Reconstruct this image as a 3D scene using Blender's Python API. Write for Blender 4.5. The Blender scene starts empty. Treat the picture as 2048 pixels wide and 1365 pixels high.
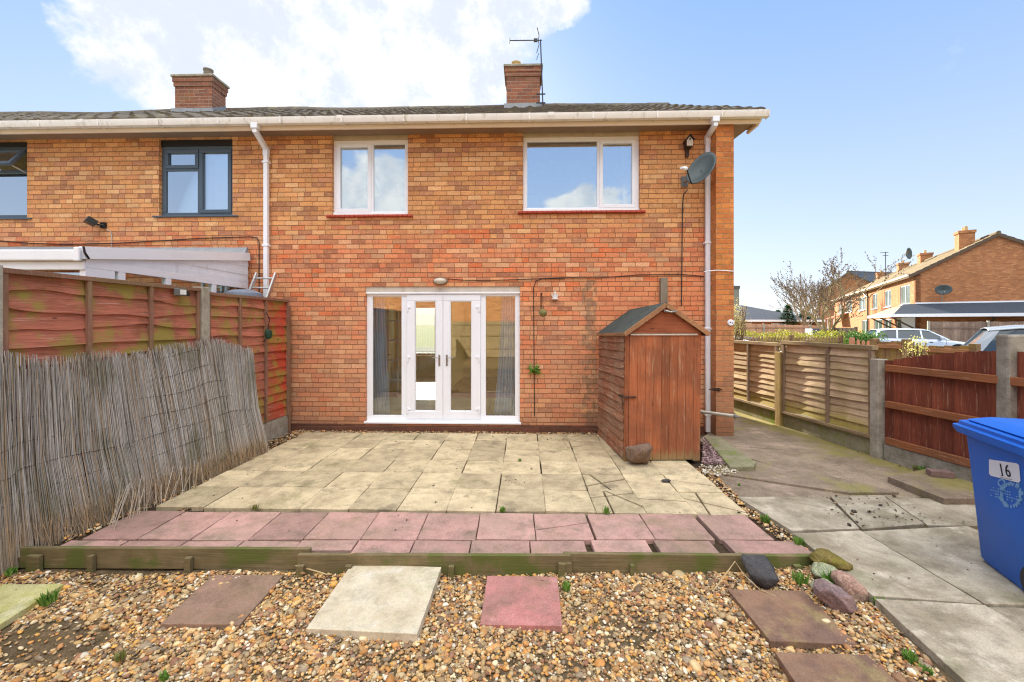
import bpy, bmesh, math, random
import numpy as np
from mathutils import Vector, Matrix, Euler
R = math.radians
rnd = random.Random(7)
scene = bpy.context.scene
C = bpy.context.collection

# ------------------------------------------------------------------ camera
F, HX, HY, CH = 850.0, 1024.0, 648.0, 1.66      # focal length (px of 2048), principal point, camera height
cam = bpy.data.objects.new('camera', bpy.data.cameras.new('camera')); C.objects.link(cam)
cam.data.sensor_width = 36; cam.data.lens = F/2048*36
cam.data.shift_y = -(682.5-HY)/2048
cam.location = (0, 0, CH); cam.rotation_euler = (R(90), 0, 0)
cam.data.clip_start = .05; cam.data.clip_end = 2000
scene.camera = cam
scene.view_settings.view_transform = 'Standard'; scene.view_settings.look = 'None'
scene.view_settings.exposure = 1.6; scene.view_settings.gamma = 1
scene.cycles.max_bounces = 8; scene.cycles.transparent_max_bounces = 12
scene.cycles.use_denoising = True; scene.cycles.filter_width = 1.15

# ------------------------------------------------------------------ sun and sky
SUN_AZ, SUN_EL = R(-13.4), R(26)
sv = Vector((math.sin(SUN_AZ)*math.cos(SUN_EL), math.cos(SUN_AZ)*math.cos(SUN_EL), math.sin(SUN_EL)))
sun = bpy.data.objects.new('sun', bpy.data.lights.new('sun', 'SUN')); C.objects.link(sun)
sun.data.energy = 5.0; sun.data.angle = R(.6); sun.data.color = (1, .9, .74)
sun.rotation_euler = sv.to_track_quat('Z', 'Y').to_euler(); sun.location = (0, 0, 30)

class NT:
    """small helper for node trees"""
    def __init__(s, nt): s.nt = nt; s.n = nt.nodes; s.l = nt.links
    def node(s, t, **k):
        n = s.n.new(t)
        for a, b in k.items(): setattr(n, a, b)
        return n
    def put(s, sock, v):
        if isinstance(v, bpy.types.NodeSocket): s.l.new(v, sock)
        elif v is not None:
            if sock.type == 'RGBA' and not hasattr(v, '__len__'): v = (v, v, v, 1)
            if sock.type == 'RGBA' and len(v) == 3: v = (*v, 1)
            sock.default_value = v
    def m(s, op, a, b=None, c=None, clamp=False):
        n = s.node('ShaderNodeMath', operation=op, use_clamp=clamp)
        for i, v in enumerate((a, b, c)):
            if v is not None: s.put(n.inputs[i], v)
        return n.outputs[0]
    def vm(s, op, a, b=None, out=0):
        n = s.node('ShaderNodeVectorMath', operation=op)
        s.put(n.inputs[0], a)
        if b is not None: s.put(n.inputs[1] if op != 'SCALE' else n.inputs['Scale'], b)
        return n.outputs[out]
    def mix(s, f, a, b, mode='MIX'):
        n = s.node('ShaderNodeMix', data_type='RGBA', blend_type=mode)
        s.put(n.inputs[0], f); s.put(n.inputs[6], a); s.put(n.inputs[7], b)
        return n.outputs[2]
    def obj(s): return s.node('ShaderNodeTexCoord').outputs['Object']
    def gen(s): return s.node('ShaderNodeTexCoord').outputs['Generated']
    def xyz(s, v):
        n = s.node('ShaderNodeSeparateXYZ'); s.put(n.inputs[0], v); return n.outputs
    def vec(s, x, y, z):
        n = s.node('ShaderNodeCombineXYZ')
        for i, v in enumerate((x, y, z)): s.put(n.inputs[i], v)
        return n.outputs[0]
    def noise(s, v, scale, detail=4, rough=.55, dist=0, out=0):
        n = s.node('ShaderNodeTexNoise'); s.put(n.inputs['Vector'], v)
        n.inputs['Scale'].default_value = scale; n.inputs['Detail'].default_value = detail
        n.inputs['Roughness'].default_value = rough; n.inputs['Distortion'].default_value = dist
        return n.outputs[out]
    def vor(s, v, scale, feature='F1', out='Distance', rand=1):
        n = s.node('ShaderNodeTexVoronoi', feature=feature); s.put(n.inputs['Vector'], v)
        n.inputs['Scale'].default_value = scale; n.inputs['Randomness'].default_value = rand
        return n.outputs[out]
    def white(s, v, out='Value'):
        n = s.node('ShaderNodeTexWhiteNoise', noise_dimensions='3D'); s.put(n.inputs['Vector'], v)
        return n.outputs[out]
    def ramp(s, f, stops, interp='LINEAR'):
        n = s.node('ShaderNodeValToRGB'); s.put(n.inputs[0], f); r = n.color_ramp; r.interpolation = interp
        while len(r.elements) > 1: r.elements.remove(r.elements[-1])
        for i, (p, c) in enumerate(stops):
            e = r.elements[0] if i == 0 else r.elements.new(p)
            e.position = p
            e.color = (*c, 1) if hasattr(c, '__len__') and len(c) == 3 else ((c, c, c, 1) if not hasattr(c, '__len__') else c)
        return n.outputs[0]
    def step(s, v, a, b):
        n = s.node('ShaderNodeMapRange'); n.interpolation_type = 'SMOOTHSTEP'
        s.put(n.inputs[0], v); s.put(n.inputs[1], a); s.put(n.inputs[2], b); return n.outputs[0]
    def attr(s, name, out='Fac'):
        return s.node('ShaderNodeAttribute', attribute_name=name).outputs[out]
    def bump(s, h, strength=.5, dist=.01, nrm=None):
        n = s.node('ShaderNodeBump'); s.put(n.inputs['Height'], h)
        n.inputs['Strength'].default_value = strength; n.inputs['Distance'].default_value = dist
        if nrm is not None: s.put(n.inputs['Normal'], nrm)
        return n.outputs[0]
    def scl(s, v, x, y, z): return s.vm('MULTIPLY', v, (x, y, z))

def c(r, g, b, k=1.0):
    """sRGB 0-255 to linear"""
    f = lambda v: ((v/255+.055)/1.055)**2.4 if v > 10 else v/255/12.92
    return (f(r)*k, f(g)*k, f(b)*k)

# world: physical sky with cloud fields fixed by direction, plus an added fill-light bank
world = bpy.data.worlds.new('World'); scene.world = world; world.use_nodes = True
T = NT(world.node_tree); T.n.clear()
d = T.vm('NORMALIZE', T.gen())
sky = T.node('ShaderNodeTexSky', sky_type='NISHITA', sun_disc=False)
sky.sun_elevation = SUN_EL; sky.sun_rotation = SUN_AZ % (2*math.pi)
sky.air_density = 1.0; sky.dust_density = 1.2; sky.ozone_density = 2.0; sky.altitude = 50
skyc = sky.outputs[0]
nz = T.xyz(d)[2]
warp = T.noise(T.scl(d, 1, 1, 1.5), 2.6, 6, .6, 0, 1)
dw = T.vm('NORMALIZE', T.vm('ADD', d, T.vm('SCALE', T.vm('SUBTRACT', warp, (.5, .5, .5)), .42)))
def pd(px, py, back=False):
    v = Vector(((px-HX)/F, -1 if back else 1, (HY-py)/F)).normalized(); return tuple(v)
def blob(v, deg0, deg1):
    return T.step(T.vm('DOT_PRODUCT', dw, v, 1), math.cos(R(deg1)), math.cos(R(deg0)))
field = 0.0
for (px, py, a, b, back) in [(330, 60, 1, 9, 0), (470, 130, 3, 12, 0), (680, 20, 6, 17, 0), (640, 130, 3, 11, 0), (900, 40, 4, 15, 0), (1040, 0, 1, 10, 0), (830, 140, 3, 10, 0),
                             (690, 420, 2, 8, 1), (800, 420, 2, 8, 1), (1120, 412, 1, 6, 1), (1180, 425, 1, 5, 1), (-2500, 300, 6, 16, 0), (3600, 200, 6, 18, 0), (2600, 250, 4, 20, 1)]:
    field = T.m('MAXIMUM', field, blob(pd(px, py, back), a, b))
# unseen bright cloud bank overhead and behind the viewer, added as fill light
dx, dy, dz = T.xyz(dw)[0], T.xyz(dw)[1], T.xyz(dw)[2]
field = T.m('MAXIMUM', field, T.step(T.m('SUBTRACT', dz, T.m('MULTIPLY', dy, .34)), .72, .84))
fine = T.noise(d, 9, 7, .62)
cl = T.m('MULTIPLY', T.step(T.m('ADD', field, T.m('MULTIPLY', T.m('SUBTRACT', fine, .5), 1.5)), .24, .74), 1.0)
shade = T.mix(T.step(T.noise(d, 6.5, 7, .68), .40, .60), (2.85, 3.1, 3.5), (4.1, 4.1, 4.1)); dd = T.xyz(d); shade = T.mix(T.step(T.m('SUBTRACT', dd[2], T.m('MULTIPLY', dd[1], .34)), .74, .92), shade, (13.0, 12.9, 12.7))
# even the clear sky out a little: thin high veil that whitens to the horizon
veil = T.m('POWER', T.m('SUBTRACT', 1.0, T.m('MAXIMUM', nz, 0.0)), 2.0)
tint = T.mix(.86, skyc, T.mix(veil, (.60, 1.5, 3.4), (3.15, 3.4, 3.8)))
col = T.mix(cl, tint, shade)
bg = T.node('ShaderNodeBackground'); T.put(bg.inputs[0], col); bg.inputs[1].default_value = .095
T.l.new(bg.outputs[0], T.node('ShaderNodeOutputWorld').inputs[0])

# ------------------------------------------------------------------ helpers
def new_mat(name):
    m = bpy.data.materials.new(name); m.use_nodes = True
    t = NT(m.node_tree); b = t.n['Principled BSDF']
    b.inputs['Specular IOR Level'].default_value = .3
    return m, t, b
MATS = {}
def plain(name, col, rough=.5, metal=0, spec=.4, var=.12, scale=9, dirt=None, bump=0):
    """a paint, plastic or metal with slight unevenness and dirt"""
    if name in MATS: return MATS[name]
    m, t, b = new_mat(name); o = t.obj()
    n = t.noise(o, scale, 5, .6)
    k = t.ramp(n, [(.3, 1-var), (.7, 1+var)])
    cc = t.mix(1.0, col, k, 'MULTIPLY')
    if dirt:
        cc = t.mix(t.m('MULTIPLY', t.step(t.noise(t.scl(o, 1, 1, .4), scale*1.7, 6, .7), .52, .78), dirt[1]), cc, dirt[0])
    t.put(b.inputs['Base Color'], cc)
    t.put(b.inputs['Roughness'], t.m('ADD', rough-.08, t.m('MULTIPLY', n, .16)))
    b.inputs['Metallic'].default_value = metal; b.inputs['Specular IOR Level'].default_value = spec
    if bump: t.put(b.inputs['Normal'], t.bump(t.noise(o, 60, 4), bump, .004))
    MATS[name] = m; return m

class MB:
    def __init__(s): s.v = []; s.f = []; s.a = []
    def add(s, vs, fs, M=None, a=0.0):
        k = len(s.v)
        for p in vs:
            p = Vector(p)
            if M is not None: p = M @ p
            s.v.append(tuple(p)); s.a.append(a)
        s.f += [tuple(i+k for i in f) for f in fs]; return s
    def box(s, x0, x1, y0, y1, z0, z1, M=None, a=0.0):
        return s.add([(x0,y0,z0),(x1,y0,z0),(x1,y1,z0),(x0,y1,z0),(x0,y0,z1),(x1,y0,z1),(x1,y1,z1),(x0,y1,z1)],
                     [(0,3,2,1),(4,5,6,7),(0,1,5,4),(1,2,6,5),(2,3,7,6),(3,0,4,7)], M, a)
    def obox(s, cen, size, rot=(0,0,0), a=0.0):
        M = Matrix.Translation(cen) @ Euler(rot).to_matrix().to_4x4(); h = [q/2 for q in size]
        return s.box(-h[0], h[0], -h[1], h[1], -h[2], h[2], M, a)
    def bar(s, p0, p1, w, t, up=(0,0,1), a=0.0):
        """rectangular bar from p0 to p1"""
        p0, p1 = Vector(p0), Vector(p1); d_ = (p1-p0); L = d_.length; d_.normalize()
        sd = d_.cross(Vector(up))
        if sd.length < 1e-4: sd = d_.cross(Vector((0,1,0)))
        sd.normalize(); u = sd.cross(d_)
        M = Matrix((( d_.x, sd.x, u.x, p0.x),(d_.y, sd.y, u.y, p0.y),(d_.z, sd.z, u.z, p0.z),(0,0,0,1)))
        return s.box(0, L, -w/2, w/2, -t/2, t/2, M, a)
    def tube(s, pts, r, n=8, cap=True, a=0.0):
        pts = [Vector(p) for p in pts]; k = len(s.v); N = len(pts)
        prev = None
        for i, p in enumerate(pts):
            t = (pts[min(i+1, N-1)]-pts[max(i-1, 0)]).normalized()
            if prev is None: prev = t.orthogonal().normalized()
            u = (prev - t*prev.dot(t))
            if u.length < 1e-5: u = t.orthogonal()
            u.normalize(); prev = u; w = t.cross(u)
            rr = r[i] if hasattr(r, '__len__') else r
            for j in range(n):
                an = 2*math.pi*j/n; s.v.append(tuple(p + u*(rr*math.cos(an)) + w*(rr*math.sin(an)))); s.a.append(a)
        for i in range(N-1):
            for j in range(n):
                j2 = (j+1) % n; s.f.append((k+i*n+j, k+i*n+j2, k+(i+1)*n+j2, k+(i+1)*n+j))
        if cap: s.f.append(tuple(k+j for j in reversed(range(n)))); s.f.append(tuple(k+(N-1)*n+j for j in range(n)))
        return s
    def lathe(s, prof, n=24, M=None, a=0.0, cap=True):
        vs = []; fs = []
        for (r, z) in prof:
            for j in range(n):
                an = 2*math.pi*j/n; vs.append((r*math.cos(an), r*math.sin(an), z))
        for i in range(len(prof)-1):
            for j in range(n):
                j2 = (j+1) % n; fs.append((i*n+j, i*n+j2, (i+1)*n+j2, (i+1)*n+j))
        if cap: fs.append(tuple(reversed(range(n)))); fs.append(tuple((len(prof)-1)*n+j for j in range(n)))
        return s.add(vs, fs, M, a)
    def prism(s, poly, z0, z1, M=None, a=0.0):
        """polygon (counter clockwise seen from +z) extruded in z; z0/z1 may be lists"""
        n = len(poly); g = lambda z, i: z[i] if hasattr(z, '__len__') else z
        vs = [(p[0], p[1], g(z0, i)) for i, p in enumerate(poly)] + [(p[0], p[1], g(z1, i)) for i, p in enumerate(poly)]
        fs = [tuple(reversed(range(n))), tuple(range(n, 2*n))] + [(i, (i+1) % n, n+(i+1) % n, n+i) for i in range(n)]
        return s.add(vs, fs, M, a)
    def prism_y(s, poly, y0, y1, a=0.0):
        """polygon in x,z extruded along y"""
        M = Matrix(((1,0,0,0),(0,0,-1,0),(0,1,0,0),(0,0,0,1)))
        return s.prism(poly, -y1, -y0, M, a)
    def prism_x(s, poly, x0, x1, a=0.0):
        """polygon in y,z extruded along x"""
        M = Matrix(((0,0,1,0),(1,0,0,0),(0,1,0,0),(0,0,0,1)))
        return s.prism(poly, x0, x1, M, a)
    def grid(s, P, closed=False, a=0.0):
        """P[i][j] of points"""
        k = len(s.v); ni = len(P); nj = len(P[0])
        for row in P:
            for p in row: s.v.append(tuple(p)); s.a.append(a)
        for i in range(ni-1):
            for j in range(nj - (0 if closed else 1)):
                j2 = (j+1) % nj; s.f.append((k+i*nj+j, k+i*nj+j2, k+(i+1)*nj+j2, k+(i+1)*nj+j))
        return s
    def build(s, name, mat, parent=None, bevel=0, smooth=False, ang=40, seg=2):
        me = bpy.data.meshes.new(name); me.from_pydata(s.v, [], s.f); me.update()
        at = me.attributes.new('rnd', 'FLOAT', 'POINT'); at.data.foreach_set('value', s.a)
        if mat is not None: me.materials.append(mat)
        if smooth:
            me.polygons.foreach_set('use_smooth', [True]*len(me.polygons)); me.set_sharp_from_angle(angle=R(ang))
        o = bpy.data.objects.new(name, me); C.objects.link(o)
        if parent is not None: o.parent = parent
        if bevel:
            b = o.modifiers.new('bevel', 'BEVEL'); b.width = bevel; b.segments = seg; b.limit_method = 'ANGLE'; b.angle_limit = R(35)
        return o

def each(mb, name, mat, parent, n=8, m=6, **k):
    """every box of the collection becomes a part of its own"""
    out = []
    for i in range(len(mb.v)//n):
        q = MB(); q.v = mb.v[i*n:(i+1)*n]; q.a = mb.a[i*n:(i+1)*n]; q.f = [tuple(j-i*n for j in f) for f in mb.f[i*m:(i+1)*m]]; out.append(q.build(name, mat, parent, **k))
    return out
def tag(o, label=None, cat=None, group=None, kind=None):
    if label: o['label'] = label
    if cat: o['category'] = cat
    if group: o['group'] = group
    if kind: o['kind'] = kind
    return o
def thing(name, label, cat, loc=(0,0,0), rz=0, group=None):
    o = bpy.data.objects.new(name, None); C.objects.link(o); o.location = loc; o.rotation_euler = (0,0,rz)
    o.empty_display_size = .1
    return tag(o, label, cat, group)
def dup(root, loc, rz, label=None, group=None):
    r = root.copy(); C.objects.link(r); r.location = loc; r.rotation_euler = (0,0,rz)
    if label: r['label'] = label
    if group: r['group'] = group
    for ch in list(root.children):
        k = ch.copy(); C.objects.link(k); k.parent = r
        for g in ch.children:
            e = g.copy(); C.objects.link(e); e.parent = k
    return r

def G(px, py, z=0.0):
    """ground point seen at a pixel"""
    y = (CH-z)*F/(py-HY); return Vector(((px-HX)/F*y, y, z))
def at(px, py, Y): return Vector(((px-HX)/F*Y, Y, CH-(py-HY)/F*Y))
YAW = math.atan(.03); D0 = 6.59
def uz(px, py, w=0.0):
    """wall coordinates (u along the wall, z) seen at a pixel; w = distance in front of the wall"""
    k = (px-HX)/F; m_ = (py-HY)/F; ca, sa = math.cos(YAW), math.sin(YAW)
    t = (D0*ca-w)/(ca+k*sa); x, y = k*t, t
    return x*ca-(y-D0)*sa, CH-m_*t
def WL(u, z=0.0, w=0.0):
    """world point from wall coordinates"""
    ca, sa = math.cos(YAW), math.sin(YAW)
    return Vector((u*ca - w*sa, D0 - u*sa - w*ca, z))
def U(px, w=0.0): return uz(px, HY, w)[0]
def Z(px, py, w=0.0): return uz(px, py, w)[1]
# ------------------------------------------------------------------ materials
def brick_mat(name, palette, low=None, zmix=(2.4, 3.2), mortar=c(170,120,88), L=.215, Hh=.075, mw=.0055, dark=.25, zoff=.018, algae=0.0, patch=None, speck=.12, mdark=None):
    """courses of stretcher bricks: every brick its own colour, rough face, recessed joints"""
    m, t, b = new_mat(name); o = t.obj(); X = t.xyz(o)
    hx = t.m('ADD', X[0], X[1]); wob = t.noise(o, 14, 3, .6); wob2 = t.noise(t.vm('ADD', o, (7, 3, 1)), 11, 3, .6)
    z = t.m('ADD', X[2], t.m('MULTIPLY', t.m('SUBTRACT', wob, .5), .010)); z = t.m('ADD', z, zoff)
    hx = t.m('ADD', hx, t.m('MULTIPLY', t.m('SUBTRACT', wob2, .5), .012))
    row = t.m('FLOOR', t.m('DIVIDE', z, Hh)); rj = t.white(t.vec(row, 3.3, 1.7))
    off = t.m('ADD', t.m('MULTIPLY', t.m('MODULO', row, 2.0), L*.5), t.m('MULTIPLY', rj, .05))
    hs = t.m('ADD', t.m('ADD', hx, off), 60.0)
    col = t.m('FLOOR', t.m('DIVIDE', hs, L))
    fz = t.m('MODULO', t.m('ADD', z, 60*Hh), Hh); fx = t.m('MODULO', hs, L)
    # some stretchers are split into two headers
    split = t.m('GREATER_THAN', t.white(t.vec(col, row, 9.0)), .86)
    half = t.m('FLOOR', t.m('DIVIDE', fx, L*.5))
    fx2 = t.m('SUBTRACT', fx, t.m('MULTIPLY', t.m('MULTIPLY', half, L*.5), split))
    wid = t.m('SUBTRACT', L, t.m('MULTIPLY', split, L*.5))
    ex = t.m('MINIMUM', fx2, t.m('SUBTRACT', wid, fx2)); ez = t.m('MINIMUM', fz, t.m('SUBTRACT', Hh, fz))
    e = t.m('MINIMUM', t.m('MULTIPLY', ex, 1.5), ez)
    e = t.m('ADD', e, t.m('MULTIPLY', t.m('SUBTRACT', t.noise(o, 55, 3, .7), .5), .006))
    bm = t.step(e, mw*.7, mw*1.35)
    idv = t.vec(t.m('ADD', col, t.m('MULTIPLY', t.m('MULTIPLY', half, split), .37)), row, 2.0)
    r1 = t.white(idv); r2 = t.white(t.vm('ADD', idv, (11.3, 5.1, 0)))
    n_ = len(palette); base = t.ramp(r1, [(i/n_, p) for i, p in enumerate(palette)], 'CONSTANT')
    base = t.mix(.34, base, palette[5] if low and len(palette) > 5 else palette[0])
    if low:
        n2 = len(low); lo = t.mix(.32, t.ramp(r1, [(i/n2, p) for i, p in enumerate(low)], 'CONSTANT'), low[min(7, len(low)-1)])
        zz = t.m('ADD', X[2], t.m('MULTIPLY', t.m('SUBTRACT', r2, .5), .5))
        base = t.mix(t.step(zz, zmix[0], zmix[1]), lo, base)
    base = t.mix(.9, base, t.ramp(r2, [(0, .84), (.5, 1.0), (1, 1.14)]), 'MULTIPLY')
    sp = t.noise(o, 52, 5, .78); base = t.mix(speck*7.5, base, t.ramp(sp, [(.32, .55), (.5, 1.0), (.68, 1.32)]), 'MULTIPLY')
    base = t.mix(.8, base, t.ramp(t.noise(o, 1.6, 6, .7), [(.3, .80), (.5, 1.0), (.7, 1.12)]), 'MULTIPLY')
    pk, cr2 = tuple(q*k for q, k in zip(palette[0], (.92, .74, .86))), tuple(q*k for q, k in zip(palette[0], (1.08, 1.18, 1.32)))
    base = t.mix(t.m('MULTIPLY', t.step(t.noise(t.scl(o, 1, 1, 1.7), 13, 5, .7), .50, .68), .55), base, cr2)
    base = t.mix(t.m('MULTIPLY', t.step(t.noise(t.vm('ADD', o, (4, 9, 2)), 17, 5, .7), .52, .70), .50), base, pk)
    if low: base = t.mix(t.step(X[2], 2.3, .9), base, t.mix(.38, base, c(186,150,122)))
    blot = t.noise(o, 5, 6, .7); base = t.mix(t.m('MULTIPLY', t.step(blot, .58, .78), dark*1.3), base, c(95,68,50))
    base = t.mix(t.m('MULTIPLY', t.step(t.noise(o, 17, 5, .7), .60, .72), .45), base, c(205,165,125))
    if patch:   # later infill of paler bricks
        u0, u1, z0, z1 = patch
        pm = t.m('MULTIPLY', t.m('MULTIPLY', t.m('GREATER_THAN', X[0], u0), t.m('LESS_THAN', X[0], u1)), t.m('MULTIPLY', t.m('GREATER_THAN', X[2], z0), t.m('LESS_THAN', X[2], z1)))
        base = t.mix(t.m('MULTIPLY', pm, .5), base, t.ramp(r1, [(0, c(225,140,95)), (.4, c(232,158,112)), (.7, c(215,122,80))], 'CONSTANT'))
        jm = t.m('MULTIPLY', t.m('MULTIPLY', t.m('GREATER_THAN', X[0], u0-.2), t.m('LESS_THAN', X[0], u0+.03)), t.m('LESS_THAN', X[2], z1))
        base = t.mix(t.m('MULTIPLY', jm, t.m('MULTIPLY', t.step(t.noise(o, 7, 4, .6), .42, .56), .75)), base, c(140,118,95))
    mo = t.mix(t.step(t.noise(o, 6, 4), .4, .65), mortar, mdark or tuple(q*.72 for q in mortar))
    if low: base = t.mix(1.0, base, (1.10, 1.04, 1.0), 'MULTIPLY')
    if low: base = t.mix(t.m('MULTIPLY', t.step(t.noise(t.vm('ADD', o, (2, 5, 7)), 3.2, 8, .78), .50, .70), .42), base, tuple(q*.50 for q in palette[3]))
    if low: base = t.mix(t.m('MULTIPLY', t.step(t.noise(t.vm('ADD', o, (8, 1, 3)), 26, 4, .7), .60, .70), .6), base, c(96,70,54))
    cc = t.mix(t.m('ADD', .26, t.m('MULTIPLY', bm, .74)), mo, base)
    if algae:
        a = t.m('MULTIPLY', t.step(t.noise(o, 2.5, 6, .65), .5, .75), algae); cc = t.mix(a, cc, c(120,118,55))
    # damp, dirt-splashed foot of the wall
    ft = t.m('MULTIPLY', t.step(t.m('ADD', X[2], t.m('MULTIPLY', t.noise(o, 4, 5, .7), .5)), .75, .18), .42)
    cc = t.mix(ft, cc, c(104,78,60))
    t.put(b.inputs['Base Color'], cc); b.inputs['Roughness'].default_value = .9
    h = t.m('ADD', t.m('MULTIPLY', bm, 1.0), t.m('MULTIPLY', sp, .45))
    h = t.m('ADD', h, t.m('MULTIPLY', r2, .25))
    t.put(b.inputs['Normal'], t.bump(h, .9, .008))
    return m
TAN = [c(214,164,108), c(208,154,102), c(220,176,126), c(198,138,98), c(212,158,102), c(206,148,98), c(178,130,104), c(214,164,112), c(154,112,90), c(206,156,104), c(224,186,138)]
RED = [c(216,168,122), c(212,154,112), c(212,140,100), c(216,116,72), c(206,136,102), c(198,168,132), c(172,130,106), c(216,134,92), c(212,164,122), c(204,126,94), c(208,148,112), c(192,150,120), c(228,186,146), c(146,106,88), c(210,138,100)]
M_brick = brick_mat('house brickwork', TAN, RED, (2.95, 3.25), mortar=c(146,96,62), patch=(U(1190), U(1405), .9, Z(1300, 560)))
M_brickB = brick_mat('neighbour brickwork', TAN, RED, (2.95, 3.3), mortar=c(146,96,62), zoff=.02)
M_pier = brick_mat('pier brickwork', [c(205,132,72), c(196,124,70), c(188,112,62), c(210,142,80), c(178,108,66)], [c(150,98,72), c(138,88,66), c(164,106,76)], (.55, 1.0), mortar=c(186,150,112), algae=.25, dark=.1)
M_chim = brick_mat('chimney brickwork', [c(150,98,76), c(136,90,72), c(164,104,76), c(120,86,74), c(142,104,84)], mortar=c(190,166,146), algae=.35, mw=.0065)
M_farbrick = brick_mat('far brickwork', [c(186,128,86), c(172,114,76), c(194,140,96), c(176,120,82), c(158,104,74)], mortar=c(170,126,92), dark=.1)
M_plinth = brick_mat('plinth brickwork', [c(112,66,52), c(98,60,50), c(126,76,60), c(88,56,48)], mortar=c(128,104,86))

def tile_mat(name, base, base2, lichen=.5):
    m, t, b = new_mat(name); o = t.obj(); r = t.attr('rnd')
    cc = t.mix(r, base, base2)
    n = t.noise(o, 7, 7, .7); cc = t.mix(t.m('MULTIPLY', t.step(n, .5, .68), lichen), cc, c(150,142,104))
    cc = t.mix(t.m('MULTIPLY', t.step(t.noise(o, 24, 5, .7), .6, .7), lichen), cc, c(182,178,150))
    t.put(b.inputs['Base Color'], cc); b.inputs['Roughness'].default_value = .92
    t.put(b.inputs['Normal'], t.bump(t.noise(o, 60, 5, .7), .5, .006)); return m
M_tile = tile_mat('weathered concrete roof tile', c(86,80,72), c(108,100,88))
M_slate = tile_mat('dark slate roofing', c(62,70,82), c(74,82,94), .1)
M_fartile = tile_mat('far brown roof tile', c(108,94,72), c(128,112,86), .35)
M_redtile = tile_mat('red porch tile', c(190,104,80), c(206,124,96), .1)

M_white = plain('white plastic frame', c(240,244,250), .35, var=.02, scale=3, dirt=(c(200,198,188), .15))
M_gutter = plain('white gutter plastic', c(238,234,226), .45, var=.05, scale=5, dirt=(c(140,124,78), .7))
M_cream = plain('cream painted fascia board', c(232,216,194), .6, var=.05, scale=2, dirt=(c(180,156,124), .4))
M_soffit = plain('brown soffit board', c(150,124,100), .8, var=.1)
M_grey = plain('grey plastic frame', c(80,96,110), .4, var=.04, scale=3)
M_black = plain('black plastic', c(34,34,36), .45, var=.1)
M_cable = plain('dark cable sheath', c(58,46,40), .6)
M_alu = plain('dull aluminium', c(188,190,188), .38, metal=.7, var=.08)
M_steel = plain('steel fitting', c(150,148,146), .35, metal=.8)
M_galv = plain('galvanised pipe', c(196,192,180), .5, metal=.3, var=.12)
M_lintel = plain('painted concrete lintel', c(196,182,158), .85, var=.1, scale=6, dirt=(c(120,100,70), .5), bump=.3)
M_lintel2 = plain('cement lintel board', c(206,198,184), .85, var=.1, scale=6, dirt=(c(150,126,90), .5), bump=.3)
M_rsill = plain('red clay tile sill', c(176,74,54), .7, var=.15, scale=20, dirt=(c(120,50,40), .4))
M_lead = plain('lead flashing', c(150,156,160), .6, metal=.2, var=.15)
M_pot = plain('clay chimney pot', c(196,166,116), .85, var=.15, scale=12, dirt=(c(120,110,80), .5))
M_potgrey = plain('grey chimney pot', c(120,112,98), .85, var=.15, scale=12)
M_curtain = plain('blue grey curtain cloth', c(206,220,240), .9, var=.06, scale=5)
M_room = plain('cream interior plaster', c(240,228,192), .9, var=.03)
M_floor = plain('brown wooden room floor', c(186,160,124), .4, var=.2, scale=6)
M_dish = plain('grey satellite dish metal', c(72,84,86), .5, var=.08, scale=12)
M_blind = plain('pale roller blind', c(214,226,228), .8, var=.02)

def glass_mat(name, refl, tint, rough=.003, wave=.0, op=0.0):
    m, t, b = new_mat(name); t.n.remove(b)
    gl = t.node('ShaderNodeBsdfGlossy'); gl.inputs['Roughness'].default_value = rough; gl.inputs['Color'].default_value = (*tint, 1)
    tr = t.node('ShaderNodeBsdfTransparent'); tr.inputs['Color'].default_value = (.95, .98, .97, 1)
    if wave:
        h = t.noise(t.obj(), 1.3, 2, .5); t.put(gl.inputs['Normal'], t.bump(h, .06, wave))
    fr = t.node('ShaderNodeFresnel'); fr.inputs[0].default_value = 1.5
    f = t.m('ADD', t.m('MULTIPLY', fr.outputs[0], 1.0), refl, clamp=True)
    mx = t.node('ShaderNodeMixShader'); t.put(mx.inputs[0], f)
    t.l.new(tr.outputs[0], mx.inputs[1]); t.l.new(gl.outputs[0], mx.inputs[2])
    t.l.new(mx.outputs[0], t.n['Material Output'].inputs[0]); return m
M_glass = glass_mat('coated window glass', .52, (.93, .98, 1.0), wave=.004)
M_doorglass = glass_mat('patio door glass', .10, (1, .98, .93), wave=.012)
M_carglass = plain('car window glass', c(40,58,72), .08, spec=.6, var=.03)

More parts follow.
